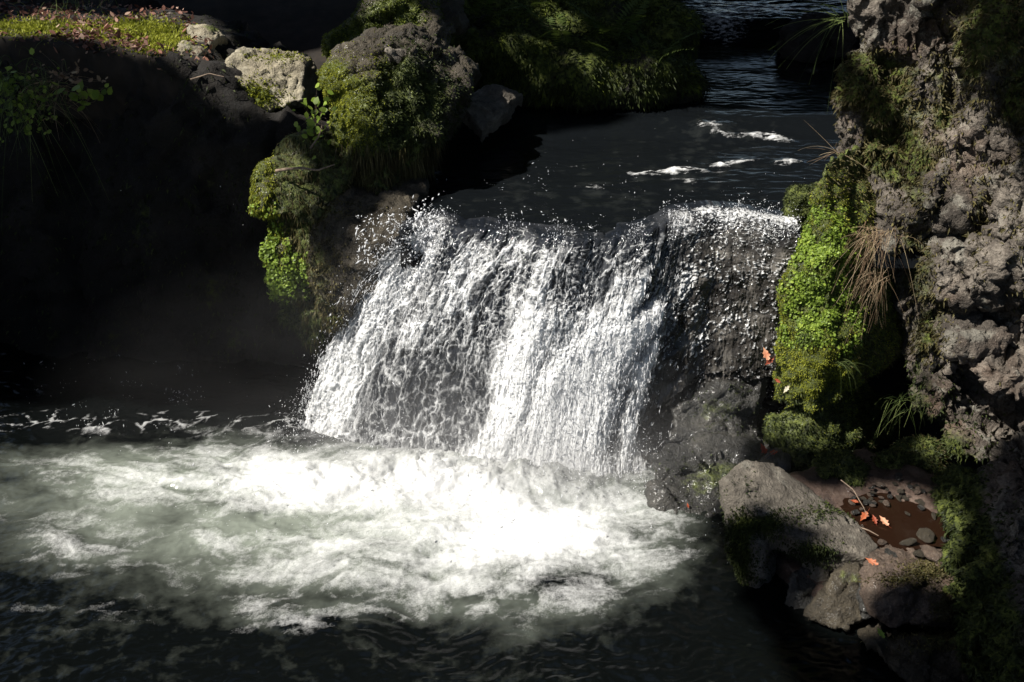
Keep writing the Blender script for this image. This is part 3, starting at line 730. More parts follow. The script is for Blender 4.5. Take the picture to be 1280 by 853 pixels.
cm = [(1085, 85, 48, 20, 1.0), (1060, 105, 25, 28, 1.0), (1105, 120, 40, 30, .7), (1130, 190, 45, 55, .75), (1100, 180, 30, 30, .5), (1250, 20, 50, 70, .8), (1210, 70, 20, 60, .45), (1200, 620, 28, 60, .9), (1215, 720, 45, 80, 1.0), (1235, 820, 60, 70, .9), (1160, 560, 45, 60, .6), (1150, 470, 18, 60, .35), (1270, 300, 10, 70, .3), (1145, 330, 22, 60, .55), (1165, 410, 20, 40, .4), (1225, 250, 14, 60, .4), (1275, 130, 30, 60, .6), (1180, 130, 14, 60, .5)]
cliff_h = [h + (np.array([.03, .06, 0]) if len(h) == 40 else 0) for h in cliff_h]
r_, g_cliff = rock('rock_cliff', cliff_h, M['cliff'], .0095, 2, d_cliff, mk(cm), seed=21, pre=lambda V: V + .075 * np.stack([fbm(V * 4.5 + q, 4, 5, .6) for q in (3, 41, 87)], 1) + .02 * np.stack([fbm(V * 17 + q, 3, 6, .6) for q in (3, 41, 87)], 1))
tag(r_, 'tall rugged grey cliff rising on the right of the falls', 'cliff'); CLIFF = r_
V_, N_, T_, mv_ = g_cliff
wt = mv_ * (V_[:, 2] > -.55); wl = mv_ * (V_[:, 2] <= -.55)
blades('moss', g_cliff, 26000, .020, .0035, M['brownmoss'], r_, 25, w=wt, droop=.4)
blades('moss', g_cliff, 24000, .018, .004, M['darkmoss'], r_, 26, w=wl, droop=.5)

# mossy bank between cliff and fall
mb_h = [
    hull_pts([(1032, 198, 4.36), (1052, 192, 4.45), (1016, 235, 4.28), (1008, 290, 4.22), (985, 340, 4.16), (975, 395, 4.12), (978, 455, 4.08), (965, 500, 4.05), (1010, 520, 3.97), (1080, 485, 4.05), (1105, 440, 4.15), (1100, 330, 4.3), (1078, 240, 4.42), (1040, 330, 4.06), (1035, 430, 3.98)], (.35, .4, 0)),
    hull_pts([(958, 520, 4.05), (962, 560, 3.95), (1000, 590, 3.86), (1050, 600, 3.9), (1090, 560, 4.05), (1030, 500, 4.05)], (.3, .4, -.1)),
    ell(PY(1150, 575, 3.88), (.12, .12, .11), 40, 3), ell(PY(1105, 590, 3.82), (.12, .12, .08), 40, 4), ell(PY(1050, 590, 3.78), (.14, .12, .08), 40, 5), ell(PY(1175, 610, 3.7), (.07, .1, .07), 40, 6)]
r_, g_mb = rock('mossy_bank', mb_h, M['damp'], .013, 4, d_mossy, lambda V, N: np.clip(.75 + .5 * fbm(V * 6, 3, 7), 0, 1), seed=33)
tag(r_, 'bright green mossy hump beside the right edge of the falls', 'mossy bank'); MB = r_
V_, N_, T_, mv_ = g_mb; px_, py_ = proj(V_)
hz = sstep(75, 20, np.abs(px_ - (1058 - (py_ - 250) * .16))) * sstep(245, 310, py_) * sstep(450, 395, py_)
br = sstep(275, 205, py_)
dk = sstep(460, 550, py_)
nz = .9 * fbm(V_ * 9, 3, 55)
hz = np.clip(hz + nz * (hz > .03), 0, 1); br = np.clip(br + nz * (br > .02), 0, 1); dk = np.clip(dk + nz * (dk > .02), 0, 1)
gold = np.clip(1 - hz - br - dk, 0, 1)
right_ = sstep(1050, 1085, px_ - (py_ - 400) * .05)
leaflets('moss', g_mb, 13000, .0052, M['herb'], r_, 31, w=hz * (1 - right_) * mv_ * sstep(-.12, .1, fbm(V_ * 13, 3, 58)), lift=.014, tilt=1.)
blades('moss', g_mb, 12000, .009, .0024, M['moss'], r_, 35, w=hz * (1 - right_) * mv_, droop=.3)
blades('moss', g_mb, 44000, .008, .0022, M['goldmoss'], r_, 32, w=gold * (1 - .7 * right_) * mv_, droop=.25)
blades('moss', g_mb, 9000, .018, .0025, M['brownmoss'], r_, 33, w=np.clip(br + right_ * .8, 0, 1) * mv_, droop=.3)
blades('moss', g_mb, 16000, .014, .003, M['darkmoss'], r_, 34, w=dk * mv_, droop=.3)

# square mossy stone in the stream right of the lip
r_, g_ = rock('mossy_stone', [hull_pts([(984, 248, 4.42), (1014, 243, 4.45), (1016, 305, 4.35), (983, 318, 4.32), (990, 243, 4.5)], (.08, .16, 0))], M['damp'], .010, 4, d_slab, lambda V, N: np.clip(.7 + .5 * fbm(V * 9, 2, 3), 0, 1), seed=41)
tag(r_, 'small square mossy stone at the right end of the lip', 'stone')
blades('moss', g_, 5000, .012, .0028, M['darkmoss'], r_, 41)

# boulders left of the fall
r_, g_ = rock('mossy_boulder', [hull_pts([(400, 98, 4.85), (418, 68, 4.95), (448, 50, 5.0), (482, 53, 5.0), (520, 88, 4.95), (566, 122, 4.98), (545, 160, 4.85), (518, 205, 4.72), (490, 250, 4.62), (430, 225, 4.66), (418, 170, 4.72), (460, 130, 4.70)], (.1, .5, 0))],
    M['damp'], .012, 5, d_boulder, mk([(415, 100, 22, 26, 1.), (430, 140, 26, 40, .8), (450, 125, 50, 18, .7), (500, 160, 50, 60, .55), (470, 215, 60, 40, .9), (500, 85, 45, 25, .45), (545, 125, 30, 30, .45)]), seed=52)
tag(r_, 'large mossy boulder standing at the left of the stream', 'boulder')
V_, N_, T_, mv_ = g_; px_, py_ = proj(V_)
lw = sstep(170, 200, py_)
blades('moss', g_, 18000, .009, .0025, M['goldmoss'], r_, 51, w=mv_ * (1 - lw) * sstep(500, 440, px_))
blades('moss', g_, 9000, .016, .003, M['darkmoss'], r_, 52, w=mv_ * (1 - lw) * sstep(440, 500, px_))
blades('moss', g_, 7000, .042, .0022, M['brownmoss'], r_, 53, w=mv_ * lw, droop=1.3, up=.5)

r_, g_ = rock('mossy_boulder', [hull_pts([(412, 60, 5.35), (455, 12, 5.5), (490, -40, 5.7), (530, -20, 5.7), (552, 62, 5.45), (500, 80, 5.25), (440, 75, 5.25)], (.1, .6, 0))], M['damp'], .016, 5, d_boulder,
    mk([(470, 35, 45, 25, 1.), (500, 10, 30, 30, .7), (420, 60, 20, 20, .9)]), seed=61)
tag(r_, 'rounded green boulder behind the large mossy one', 'boulder')
blades('moss', g_, 16000, .012, .003, M['moss'], r_, 61)

r_, g_ = rock('pointed_slab', [hull_pts([(568, 124, 5.45), (613, 106, 5.75), (653, 116, 5.7), (602, 163, 5.28), (585, 140, 5.35)], (0, .05, -.09))], M['grey'], .010, 2, d_slab, None, seed=71)
tag(r_, 'flat grey slab pointing down over the dark stream', 'rock slab')

r_, g_ = rock('tilted_slab', [hull_pts([(478, 58, 4.9), (500, 62, 4.98), (575, 120, 5.2), (560, 128, 5.1), (500, 82, 4.9)], (.02, .12, -.10))], M['grey'], .010, 3, d_slab, None, seed=73)
tag(r_, 'long narrow stone ridge leaning on the mossy boulder', 'rock slab')

# overhanging mossy rock
r_, g_ = rock('overhanging_rock', [hull_pts([(319, 215, 4.55), (338, 198, 4.6), (380, 203, 4.6), (405, 190, 4.7), (440, 215, 4.65), (425, 250, 4.5), (390, 285, 4.42), (345, 290, 4.44), (324, 255, 4.48)], (.1, .3, 0)),
    hull_pts([(322, 235, 4.50), (332, 275, 4.46), (392, 285, 4.42), (400, 400, 4.36), (390, 432, 4.36), (362, 405, 4.38), (343, 360, 4.41), (340, 310, 4.43)], (.2, .3, -.05))],
    M['damp'], .011, 4, d_boulder, lambda V, N: np.clip(.6 + .5 * fbm(V * 8, 2, 3), 0, 1), seed=81)
tag(r_, 'overhanging rock with green plants down its left side', 'rock')
V_, N_, T_, mv_ = g_; px_, py_ = proj(V_)
lf = sstep(26, 8, px_ - np.interp(py_, [200, 255, 310, 360, 400], [322, 324, 343, 345, 362]))
lf = np.maximum(lf, sstep(310, 330, py_) * sstep(378, 368, py_) * sstep(388, 378, px_))
st_ = sstep(-.15, .15, fbm(np.stack([px_ * .09, py_ * .018, py_ * 0], 1), 3, 5))
leaflets('moss', g_, 2600, .0060, M['herb'], r_, 81, w=lf * sstep(380, 355, py_) * sstep(240, 330, py_) * st_, lift=.02, tilt=1.)
blades('moss', g_, 9000, .011, .0028, M['goldmoss'], r_, 82, w=lf * sstep(365, 330, py_) * (.25 + st_), droop=.7)
blades('moss', g_, 10000, .022, .0022, M['brownmoss'], r_, 83, w=(1 - lf) * mv_, droop=1.)
blades('moss', g_, 2500, .02, .003, M['darkmoss'], r_, 84, w=sstep(360, 390, py_) * mv_, droop=.6)

r_, g_ = rock('lip_rock', [hull_pts([(388, 296, 4.34), (420, 260, 4.42), (478, 254, 4.45), (512, 266, 4.42), (500, 300, 4.32), (470, 370, 4.28), (412, 415, 4.27), (384, 340, 4.3)], (.05, .4, 0))], M['damp'], .011, 5, d_slab,
    mk([(400, 330, 22, 70, .55), (405, 395, 20, 18, .8), (430, 265, 40, 10, .35)]), seed=91)
tag(r_, 'smooth wet rock where the lip of the falls begins', 'rock')
blades('moss', g_, 5000, .014, .0026, M['brownmoss'], r_, 91)

# sunlit rocks on the left bank
r_, g_ = rock('pale_slab', [hull_pts([(281, 74, 5.35), (308, 62, 5.5), (366, 67, 5.5), (379, 79, 5.4), (379, 125, 5.2), (343, 127, 5.2), (306, 149, 5.12), (286, 146, 5.12), (279, 103, 5.2)], (0, .35, -.1))], M['tan'], .010, 3, d_slab,
    mk([(322, 122, 22, 16, 1.1), (295, 130, 12, 18, .5), (350, 72, 30, 6, .5)]), seed=101)
tag(r_, 'broad sunlit pale slab with a green moss patch', 'rock slab')
blades('moss', g_, 3800, .015, .0035, M['goldmoss'], r_, 101)
for nm, pts_, mt, lb, sd in (
    ('bank_stone', [(184, 38, 5.9), (190, 20, 6.0), (214, 17, 6.05), (219, 36, 5.85), (205, 40, 5.8)], 'grey', 'rounded sunlit stone farthest back on the left bank', 111),
    ('bank_stone', [(231, 30, 5.75), (262, 32, 5.7), (276, 44, 5.65), (256, 64, 5.5), (240, 54, 5.5)], 'tan', 'flat stone with a thin moss cap behind the wedge stone', 113),
    ('wedge_stone', [(221, 50, 5.42), (246, 51, 5.5), (252, 66, 5.38), (229, 90, 5.25), (222, 70, 5.3)], 'tan', 'narrow wedge shaped stone at the edge of the bank', 117)):
    r_, g_ = rock(nm, [hull_pts(pts_, (.02, .2, -.08))], M[mt], .010, 3, d_slab, mk([(265, 36, 14, 8, .7), (238, 56, 8, 8, .5), (205, 20, 20, 6, .3)]), seed=sd)
    tag(r_, lb, 'stone')

# ---- lower right shore
def d_bank(V, N, s): return .03 * fbm(V * 6, 4, s) + .018 * fbm(V * 22, 3, s)
r_, g_ = rock('gravel_bank', [np.array([[1.0, 3.35, -.95], [1.08, 3.72, -.86], [1.5, 3.9, -.84], [1.75, 3.7, -.84], [1.7, 3.1, -.92], [1.45, 3.08, -.94], [1.15, 3.12, -.97], [1.0, 3.3, -1.4], [1.9, 4.1, -1.4], [1.9, 2.7, -1.4], [1.2, 2.8, -1.4], [.95, 4.0, -1.4]])], M['gravel'], .012, 4, d_bank, None, seed=121,
    post=lambda V: V - np.array([0, 0, 1.]) * (.075 * np.exp(-((V[:, 0] - 1.30) / .22) ** 2 - ((V[:, 1] - 3.47) / .14) ** 2))[:, None])
tag(r_, 'rusty brown gravel shelf at the foot of the cliff', 'ground', kind='structure'); GB = g_

def build_puddle():
    c = PZ(1127, 648, -.872); n = 60
    an = np.linspace(0, 2 * math.pi, n, endpoint=False); rr = .92 + .55 * fbm(np.stack([np.cos(an), np.sin(an), an * 0], 1) * 2, 3, 5)
    rings = [np.zeros((1, 3)) + c]; V = [c]
    for k in range(1, 13):
        V += [c + np.array([math.cos(a) * .27 * q * k / 12, math.sin(a) * .21 * q * k / 12, 0]) for a, q in zip(an, rr)]
    V = np.array(V); V[:, 2] += .0012 * fbm(V * 30, 2, 3)
    i = np.arange(n); T0 = np.stack([np.zeros(n, int), 1 + i, 1 + (i + 1) % n], 1)
    Q = np.concatenate([np.stack([1 + k * n + i, 1 + (k + 1) * n + i, 1 + (k + 1) * n + (i + 1) % n, 1 + k * n + (i + 1) % n], 1) for k in range(11)])
    o = mesh_np('puddle_water', V, [T0, Q], M['puddle'], {'foam': np.zeros(len(V)), 'aer': np.zeros(len(V))})
    tag(o, 'still rusty brown puddle between rocks and cliff', 'puddle', kind='structure')
build_puddle()

r_, g_ = rock('slanted_slab', [
    hull_pts([(897, 603, 3.42), (930, 574, 3.55), (965, 579, 3.58), (1012, 612, 3.52), (1060, 646, 3.44), (1099, 682, 3.27), (1084, 697, 3.18), (1040, 688, 3.20), (1000, 674, 3.22), (912, 640, 3.35)], (.02, .02, -.11)),
    hull_pts([(903, 640, 3.36), (930, 655, 3.30), (955, 690, 3.26), (950, 745, 3.20), (925, 738, 3.24), (912, 690, 3.30)], (.2, .25, 0)),
    hull_pts([(1000, 690, 3.28), (1040, 700, 3.24), (1030, 740, 3.16), (1000, 745, 3.2)], (.1, .25, 0))],
    M['grey'], .0095, 3, lambda V, N, s: .45 * d_slab(V, N, s), mk([(925, 690, 18, 50, .9), (960, 655, 30, 14, .8), (1010, 690, 30, 14, .6), (1030, 640, 30, 10, .3)]), seed=131)
tag(r_, 'big slanted grey slab at the edge of the pool', 'rock slab')
blades('moss', g_, 8000, .013, .0026, M['darkmoss'], r_, 131)

for nm, hs, mt, ml, lb, sd, nb in (
    ('triangular_rock', [hull_pts([(1006, 776, 3.02), (1030, 745, 3.08), (1048, 713, 3.15), (1072, 706, 3.15), (1079, 740, 3.08), (1076, 775, 3.0), (1046, 793, 2.95)], (.1, .22, -.12))], 'damp', [(1060, 722, 20, 14, .5)], 'triangular grey rock with its foot in the pool', 141, 0),
    ('square_rock', [hull_pts([(1080, 716, 3.10), (1096, 697, 3.2), (1140, 692, 3.24), (1197, 700, 3.2), (1200, 725, 3.08), (1093, 722, 3.03), (1088, 765, 2.96), (1112, 788, 2.9), (1192, 772, 2.94)], (.05, .2, -.05))], 'rust', [(1165, 715, 30, 10, .7), (1120, 725, 30, 6, .4), (1180, 760, 20, 20, .5)], 'block shaped rock with a reddish mossy top', 143, 5000),
    ('low_rock', [hull_pts([(1076, 792, 2.92), (1120, 788, 2.97), (1210, 795, 2.9), (1240, 870, 2.72), (1180, 890, 2.62), (1112, 836, 2.76)], (.1, .3, -.25))], 'damp', [(1180, 800, 40, 20, .7)], 'low dark rock under the block shaped one', 147, 3000),
    ('cavity_stone', [hull_pts([(985, 725, 3.2), (1015, 705, 3.25), (1030, 740, 3.15), (1000, 775, 3.08), (975, 755, 3.12)], (.1, .2, -.1))], 'wet', [], 'small dark stone below the slanted slab', 149, 0),
    ('crevice_stone', [hull_pts([(1072, 715, 3.12), (1090, 710, 3.15), (1092, 760, 2.99), (1080, 780, 2.96), (1074, 745, 3.05)], (.05, .2, -.1))], 'wet', [], 'thin dark stone wedged between two rocks', 151, 0)):
    r_, g_ = rock(nm, hs, M[mt], .009, 3, d_slab, mk(ml) if ml else None, seed=sd)
    tag(r_, lb, 'rock')
    if nb: blades('moss', g_, nb, .012, .0026, M['brownmoss'], r_, sd)

# upstream
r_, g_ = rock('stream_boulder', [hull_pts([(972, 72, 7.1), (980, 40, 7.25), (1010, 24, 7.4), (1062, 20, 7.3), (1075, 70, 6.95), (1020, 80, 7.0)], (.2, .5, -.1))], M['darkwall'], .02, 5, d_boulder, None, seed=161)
tag(r_, 'dark wet boulder in the stream far behind the falls', 'boulder')

bh = [ell(PY(x, y, Y), rr, 40, i) for i, (x, y, Y, rr) in enumerate([(665, 95, 6.15, (.28, .3, .22)), (720, 90, 6.1, (.3, .3, .22)), (785, 95, 6.15, (.35, .3, .2)), (830, 105, 6.3, (.25, .3, .15)), (700, 40, 6.5, (.5, .4, .3)), (800, 45, 6.7, (.4, .4, .3)), (620, 60, 6.3, (.4, .4, .25)), (590, 20, 6.6, (.5, .4, .3))])]
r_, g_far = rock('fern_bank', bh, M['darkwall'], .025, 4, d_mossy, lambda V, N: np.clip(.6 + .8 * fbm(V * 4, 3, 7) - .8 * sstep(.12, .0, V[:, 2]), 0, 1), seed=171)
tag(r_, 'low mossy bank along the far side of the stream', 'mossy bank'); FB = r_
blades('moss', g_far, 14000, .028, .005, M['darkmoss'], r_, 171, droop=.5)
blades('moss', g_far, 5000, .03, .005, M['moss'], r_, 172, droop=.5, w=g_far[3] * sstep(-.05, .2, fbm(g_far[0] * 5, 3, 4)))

# ================================================================== PLANTS, LEAVES, TWIGS
SUN = np.array([-.60, -.20, .77]); SUN /= np.linalg.norm(SUN)
rg = np.random.default_rng(99)

def frond_mesh(L=.34, seed=0):
    r = np.random.default_rng(seed); n = 22
    t = np.linspace(0, 1, n); sp = np.stack([t * L, 0 * t, .5 * L * (t - 1.15 * t ** 2)], 1)
    V, Fc = [], []
    for i in range(1, n):
        w = .16 * L * math.sin(math.pi * (.12 + .88 * t[i]) ** .8) + .01
        for sg in (-1, 1):
            b = sp[i]; d = np.array([.45, sg, -.12 + r.normal() * .12]); d /= np.linalg.norm(d)
            e = np.array([1, 0, 0]) * L / n * .55
            k = len(V); V += [b, b + d * w * .5 + e, b + d * w, b + d * w * .5 - e * .6]; Fc.append((k, k + 1, k + 2, k + 3))
    return np.array(V), np.array(Fc), sp

frond_me = None
def make_fern(loc, size, label, seed):
    """a fern: fronds arching out of one crown"""
    global frond_me
    r = np.random.default_rng(seed)
    root = empty('fern', loc); tag(root, label, 'fern', 'ferns on the far bank')
    if frond_me is None:
        V, Fc, sp = frond_mesh(); o = mesh_np('frond', V, Fc, M['fern'], {'tint': np.clip(np.random.default_rng(1).normal(.5, .15, len(V)), 0, 1)}, False, None, (0, 0, 0)); frond_me = o.data; C.objects.unlink(o); bpy.data.objects.remove(o)
    n = int(r.integers(7, 11))
    for k in range(n):
        c = bpy.data.objects.new('frond', frond_me); link(c, root)
        c.rotation_euler = (r.normal() * .25, -.35 - r.random() * .5, 2 * math.pi * k / n + r.normal() * .2); s = size * (.7 + .6 * r.random()); c.scale = (s, s, s)
for i, (x, y, Y, s, lb) in enumerate([(650, 88, 6.0, .9, 'fern nearest the pointed slab on the far bank'), (705, 72, 6.05, 1.0, 'fern hanging over the water in the middle of the far bank'), (762, 62, 6.2, 1.1, 'tall fern on top of the far bank'),
        (812, 92, 6.05, .9, 'fern at the right end of the far bank'), (600, 40, 6.2, 1.1, 'fern above the green boulder on the far bank'), (690, 20, 6.5, 1.2, 'fern at the top edge of the far bank')]):
    make_fern(PY(x, y, Y), s, lb, 300 + i)

def clump(name, p, n, L, mat, label, cat, seed, spread=.05, lean=(0, 0, 1), droop=.6, rad=.0012, group=None):
    r = np.random.default_rng(seed); paths = []
    for _ in range(n):
        b = p + np.append(r.normal(size=2) * spread, r.normal() * spread * .4)
        d = np.array(lean) + r.normal(size=3) * .45; d /= np.linalg.norm(d); l = L * (.5 + r.random())
        t = np.linspace(0, 1, 7)[:, None]
        paths.append(b + d * l * t + np.array([0, 0, -1]) * l * droop * t ** 2 + r.normal(size=3) * l * .12 * t ** 2)
    o = tubes(name, paths, [rad * (.6 + .8 * r.random()) for _ in range(n)], mat, None, 3, list(r.random(n)))
    return tag(o, label, cat, group)

clump('dry_grass', PY(1098, 290, 4.16), 90, .17, M['dry'], 'tuft of dry brown grass hanging beside the green moss', 'dry grass', 1, .035, (-.45, -.5, -.1), .8, .0011)
clump('dry_grass', PY(1095, 345, 4.1), 50, .14, M['dry'], 'short dry grass roots just under the hanging tuft', 'dry grass', 2, .03, (-.3, -.4, -.7), .5, .001)
clump('grass_tuft', PY(1010, 418, 4.0), 22, .10, M['grass'], 'thin green grass blades drooping on the mossy hump', 'grass', 3, .015, (-.6, -.4, .3), .9, .0010)
clump('grass_tuft', PY(1050, 455, 3.98), 14, .09, M['grass'], 'few pale grass blades low on the mossy hump', 'grass', 4, .02, (.5, -.5, .2), .7, .0009)
clump('grass_tuft', PY(1130, 500, 4.08), 40, .12, M['grass'], 'dim grass wisps in the dark hollow of the cliff', 'grass', 5, .04, (-.4, -.5, .3), .7, .0009)
clump('grass_tuft', PY(1050, 25, 4.85), 26, .20, M['grass'], 'arching grass at the top of the cliff over the stream', 'grass', 6, .02, (-.8, 0, .1), .5, .0016)
clump('grass_tuft', PY(1045, 190, 4.5), 12, .14, M['dry'], 'few dry stalks between cliff and mossy hump', 'dry grass', 7, .004, (-.6, -.2, .3), .2, .0011)
clump('grass_tuft', PY(18, 105, 5.1), 170, .26, M['grass'], 'long grass hanging down the dark left bank', 'grass', 8, .10, (.1, -.5, .3), .8, .0016)
clump('grass_tuft', PY(60, 120, 5.05), 60, .16, M['dry'], 'pale dry stalks beside the long grass on the left bank', 'dry grass', 9, .08, (.4, -.4, .3), .6, .0014)
clump('grass_tuft', PY(95, 15, 5.95), 70, .14, M['grass'], 'short grass at the back of the sunlit bank', 'grass', 10, .10, (0, 0, 1), .4, .0013)

def herb(p, n, rad, sp, mat, label, cat, seed):
    """a small leafy plant: stems carrying round leaflets"""
    r = np.random.default_rng(seed); root = empty('leafy_plant', p); tag(root, label, cat)
    c = p + r.normal(size=(n, 3)) * np.array(sp); nl = unit(r.normal(size=(n, 3)) * .5 + np.array([-.2, -.6, .7]))
    a = unit(np.cross(nl, r.normal(size=(n, 3)))); b = np.cross(nl, a); rr = (rad * (.5 + r.random(n)))[:, None]
    V = np.stack([c + (a * math.cos(q * math.pi / 3) * (1.3 if q == 0 else 1) + b * math.sin(q * math.pi / 3) * .8) * rr for q in range(6)], 1).reshape(-1, 3)
    mesh_np('foliage', V, np.arange(n * 6).reshape(n, 6), mat, {'tint': np.repeat(np.clip(r.normal(.5, .22, n), 0, 1), 6)}, False, root)
    k = min(n, 24)
    tubes('stem', [np.linspace(p + np.array([0, .03, -.01]) + r.normal(size=3) * .01, c[i], 4) + np.outer(np.sin(np.linspace(0, math.pi, 4)), r.normal(size=3) * .01) for i in range(k)], [.0012] * k, M['twig'], root, 3)
herb(PY(25, 130, 5.0), 240, .012, (.09, .05, .08), M['herb'], 'leafy green plant low in the long grass of the left bank', 'plant', 21)
herb(PY(108, 122, 5.02), 26, .022, (.05, .03, .025), M['herb'], 'small broad leaved sprig alone on the dark bank', 'plant', 22)
herb(PY(75, 95, 5.1), 60, .010, (.09, .04, .04), M['dry'], 'withered pale sprig under the edge of the left bank', 'plant', 23)
herb(PY(395, 150, 4.72), 70, .012, (.035, .03, .09), M['herb'], 'dim creeping plant between pale slab and mossy boulder', 'plant', 24)

# ground cover of the sunlit bank
def plateau():
    r = np.random.default_rng(44)
    pts = [(0, 46, 5.45), (80, 30, 5.72), (100, 46, 5.5), (190, 68, 5.2), (225, 84, 5.12), (262, 80, 5.3), (262, 50, 5.6), (230, 12, 6.15), (60, 6, 6.2), (0, 24, 5.95), (-150, 30, 5.8), (-150, 6, 6.3)]
    ps = [PY(*p) for p in pts]; P = np.array(ps + [p + np.array([.02, .02, -.35]) for p in ps])
    r_, g_ = rock('mossy_shelf', [P], M['soil'], .015, 4, d_bank, lambda V, N: np.clip(N[:, 2] * 1.4 - .3, 0, 1), seed=181)
    tag(r_, 'sunlit earth shelf with moss on top of the left bank', 'bank')
    V, N, T, mv = g_; px, py = proj(V)
    mg = np.clip(blobs(V, [(160, 40, 40, 12, 1.2), (205, 48, 26, 14, 1.2), (40, 36, 60, 9, 1.0), (185, 62, 20, 6, .6)]), 0, 1) * mv
    blades('moss', g_, 9000, .022, .004, M['goldmoss'], r_, 181, w=mg)
    lt = np.clip(mv * (.35 + blobs(V, [(120, 45, 50, 14, 1.), (150, 56, 50, 10, 1), (66, 16, 25, 8, .9), (175, 66, 30, 8, .8)])) - mg * .75, 0, 1)
    s = sample(g_, 1700, lt, 7); p, nn = s; n = len(p)
    nl = unit(nn + r.normal(size=(n, 3)) * .55); a = unit(np.cross(nl, r.normal(size=(n, 3)))); b = np.cross(nl, a)
    c = p + nn * (.004 + .02 * r.random(n))[:, None]; L = (.006 + .017 * r.random(n) ** 1.6)[:, None]
    sh = [(-1, 0), (-.4, .42), (.3, .40), (1.1, 0), (.3, -.40), (-.4, -.42)]
    V = np.stack([c + a * L * x + b * L * y + nl * L * (.35 * abs(y) + .15 * x * x) for x, y in sh], 1).reshape(-1, 3)
    o = mesh_np('leaf_litter', V, np.arange(n * 6).reshape(n, 6), M['litter'], {'tint': np.repeat(r.random(n), 6)}, False)
    tag(o, 'reddish brown fallen leaves scattered over the sunlit bank', 'leaf litter', kind='stuff')
plateau()

def leaf(name, p, L, nrm, rot, mat, label, tint, cat='leaf'):
    """a fallen leaf with a folded blade and a stalk"""
    root = empty(name, p); tag(root, label, cat)
    nrm = np.array(nrm, float); nrm /= np.linalg.norm(nrm); a = np.cross(nrm, [math.cos(rot), math.sin(rot), .1]); a /= np.linalg.norm(a); b = np.cross(nrm, a)
    out = [(-1, 0), (-.85, .38), (-.5, .30), (-.35, .72), (0, .42), (.3, .55), (.55, .24), (1.15, 0), (.55, -.26), (.3, -.5), (0, -.42), (-.35, -.7), (-.5, -.30), (-.85, -.36)]
    r = np.random.default_rng(int(abs(p[0]) * 1e4)); n = len(out)
    V = [p + nrm * L * .06] + [p + L * (a * x + b * y * .85) + nrm * L * (.06 + .35 * abs(y) + .18 * x * x * (1 if x > 0 else -.3) + r.normal() * .05) for x, y in out]
    T = np.array([(0, 1 + i, 1 + (i + 1) % n) for i in range(n)])
    o = mesh_np('blade', np.array(V), T, mat, {'tint': np.clip(tint + r.normal(size=n + 1) * .12, 0, 1)}, False, root)
    t = np.linspace(0, 1, 5)[:, None]
    tubes('stalk', [p + nrm * L * .05 - a * L * (1 + .7 * t) + nrm * L * .2 * t ** 2], [L * .03], mat, root, 4, [.2])
for (x, y, Y, L, rot, mt, lb, tn) in [
    (958, 443, 4.06, .028, .3, 'redleaf', 'bright orange leaf stuck on wet rock by the moss', .85), (962, 452, 4.05, .022, 1.9, 'redleaf', 'dark red leaf folded under the bright orange one', .2),
    (972, 476, 4.02, .014, .8, 'redleaf', 'tiny red leaf between the orange and the pale leaf', .2), (983, 487, 3.98, .018, 2.2, 'paleleaf', 'pale cream leaf lying on the lower moss', .6),
    (955, 562, 3.90, .026, .4, 'redleaf', 'red leaf just above the top of the slanted slab', .1), (966, 566, 3.86, .020, 1.4, 'redleaf', 'small red leaf beside a straw above the slab', .3),
    (860, 632, 3.69, .010, .2, 'redleaf', 'tiny red leaf on the wet rock at the pool edge', .2)]:
    leaf('fallen_leaf', PY(x, y, Y), L, (-.4, -.7, .6), rot, M[mt], lb, tn)
for (x, y, z, L, rot, mt, lb, tn) in [
    (1105, 652, -.858, .024, .5, 'redleaf', 'salmon pink leaf floating at the edge of the puddle', .9), (1080, 646, -.858, .026, 2.4, 'redleaf', 'orange leaf half sunk beside the slanted slab', .55),
    (1068, 627, -.855, .015, 1.2, 'redleaf', 'small red leaf at the back corner of the puddle', .3), (1093, 650, -.860, .019, .1, 'redleaf', 'red leaf lying between the pink and the orange one', .25),
    (1090, 703, -.80, .024, .9, 'redleaf', 'curled orange leaf on the corner of the block shaped rock', .6), (1101, 792, -.90, .020, .4, 'greenleaf', 'single yellow green leaf on the low dark rock', .7)]:
    leaf('fallen_leaf', PZ(x, y, z), L, (-.15, -.35, .9), rot, M[mt], lb, tn)

def stick(name, pts, rad, label, mat='twig'):
    P = np.array([PY(*p) for p in pts]); n = 14; t = np.linspace(0, len(P) - 1, n)
    Q = np.stack([np.interp(t, np.arange(len(P)), P[:, k]) for k in range(3)], 1)
    Q += .006 * np.stack([pnoise(Q * 9, 3), pnoise(Q * 9, 4), pnoise(Q * 9, 5)], 1)
    tag(tubes(name, [Q], [rad], M[mat], None, 6), label, 'twig')
stick('twig', [(1050, 600, 3.62), (1066, 612, 3.58), (1078, 632, 3.46), (1084, 646, 3.40)], .0024, 'thin bent twig standing in the back of the puddle')
stick('twig', [(1050, 640, 3.44), (1062, 655, 3.38), (1085, 663, 3.34), (1098, 670, 3.32)], .005, 'dark twig lying along the right edge of the slab')
stick('twig', [(956, 574, 3.74), (966, 566, 3.78), (974, 562, 3.80)], .003, 'pale straw beside the red leaf above the slab')
stick('twig', [(1140, 618, 3.62), (1160, 626, 3.58), (1175, 634, 3.52)], .005, 'pale stick on the gravel behind the puddle')
stick('twig', [(1163, 598, 3.78), (1176, 604, 3.72)], .003, 'short pale straw on the mossy cliff foot')
stick('root', [(345, 214, 4.52), (375, 210, 4.48), (395, 214, 4.48), (418, 205, 4.5)], .008, 'dead branch lying over the overhanging rock')
stick('root', [(388, 186, 4.62), (398, 172, 4.66), (402, 158, 4.72)], .005, 'short broken branch standing behind the overhanging rock')
stick('twig', [(170, 20, 5.9), (180, 30, 5.85), (187, 40, 5.8)], .008, 'curved root beside the stone farthest back on the bank')
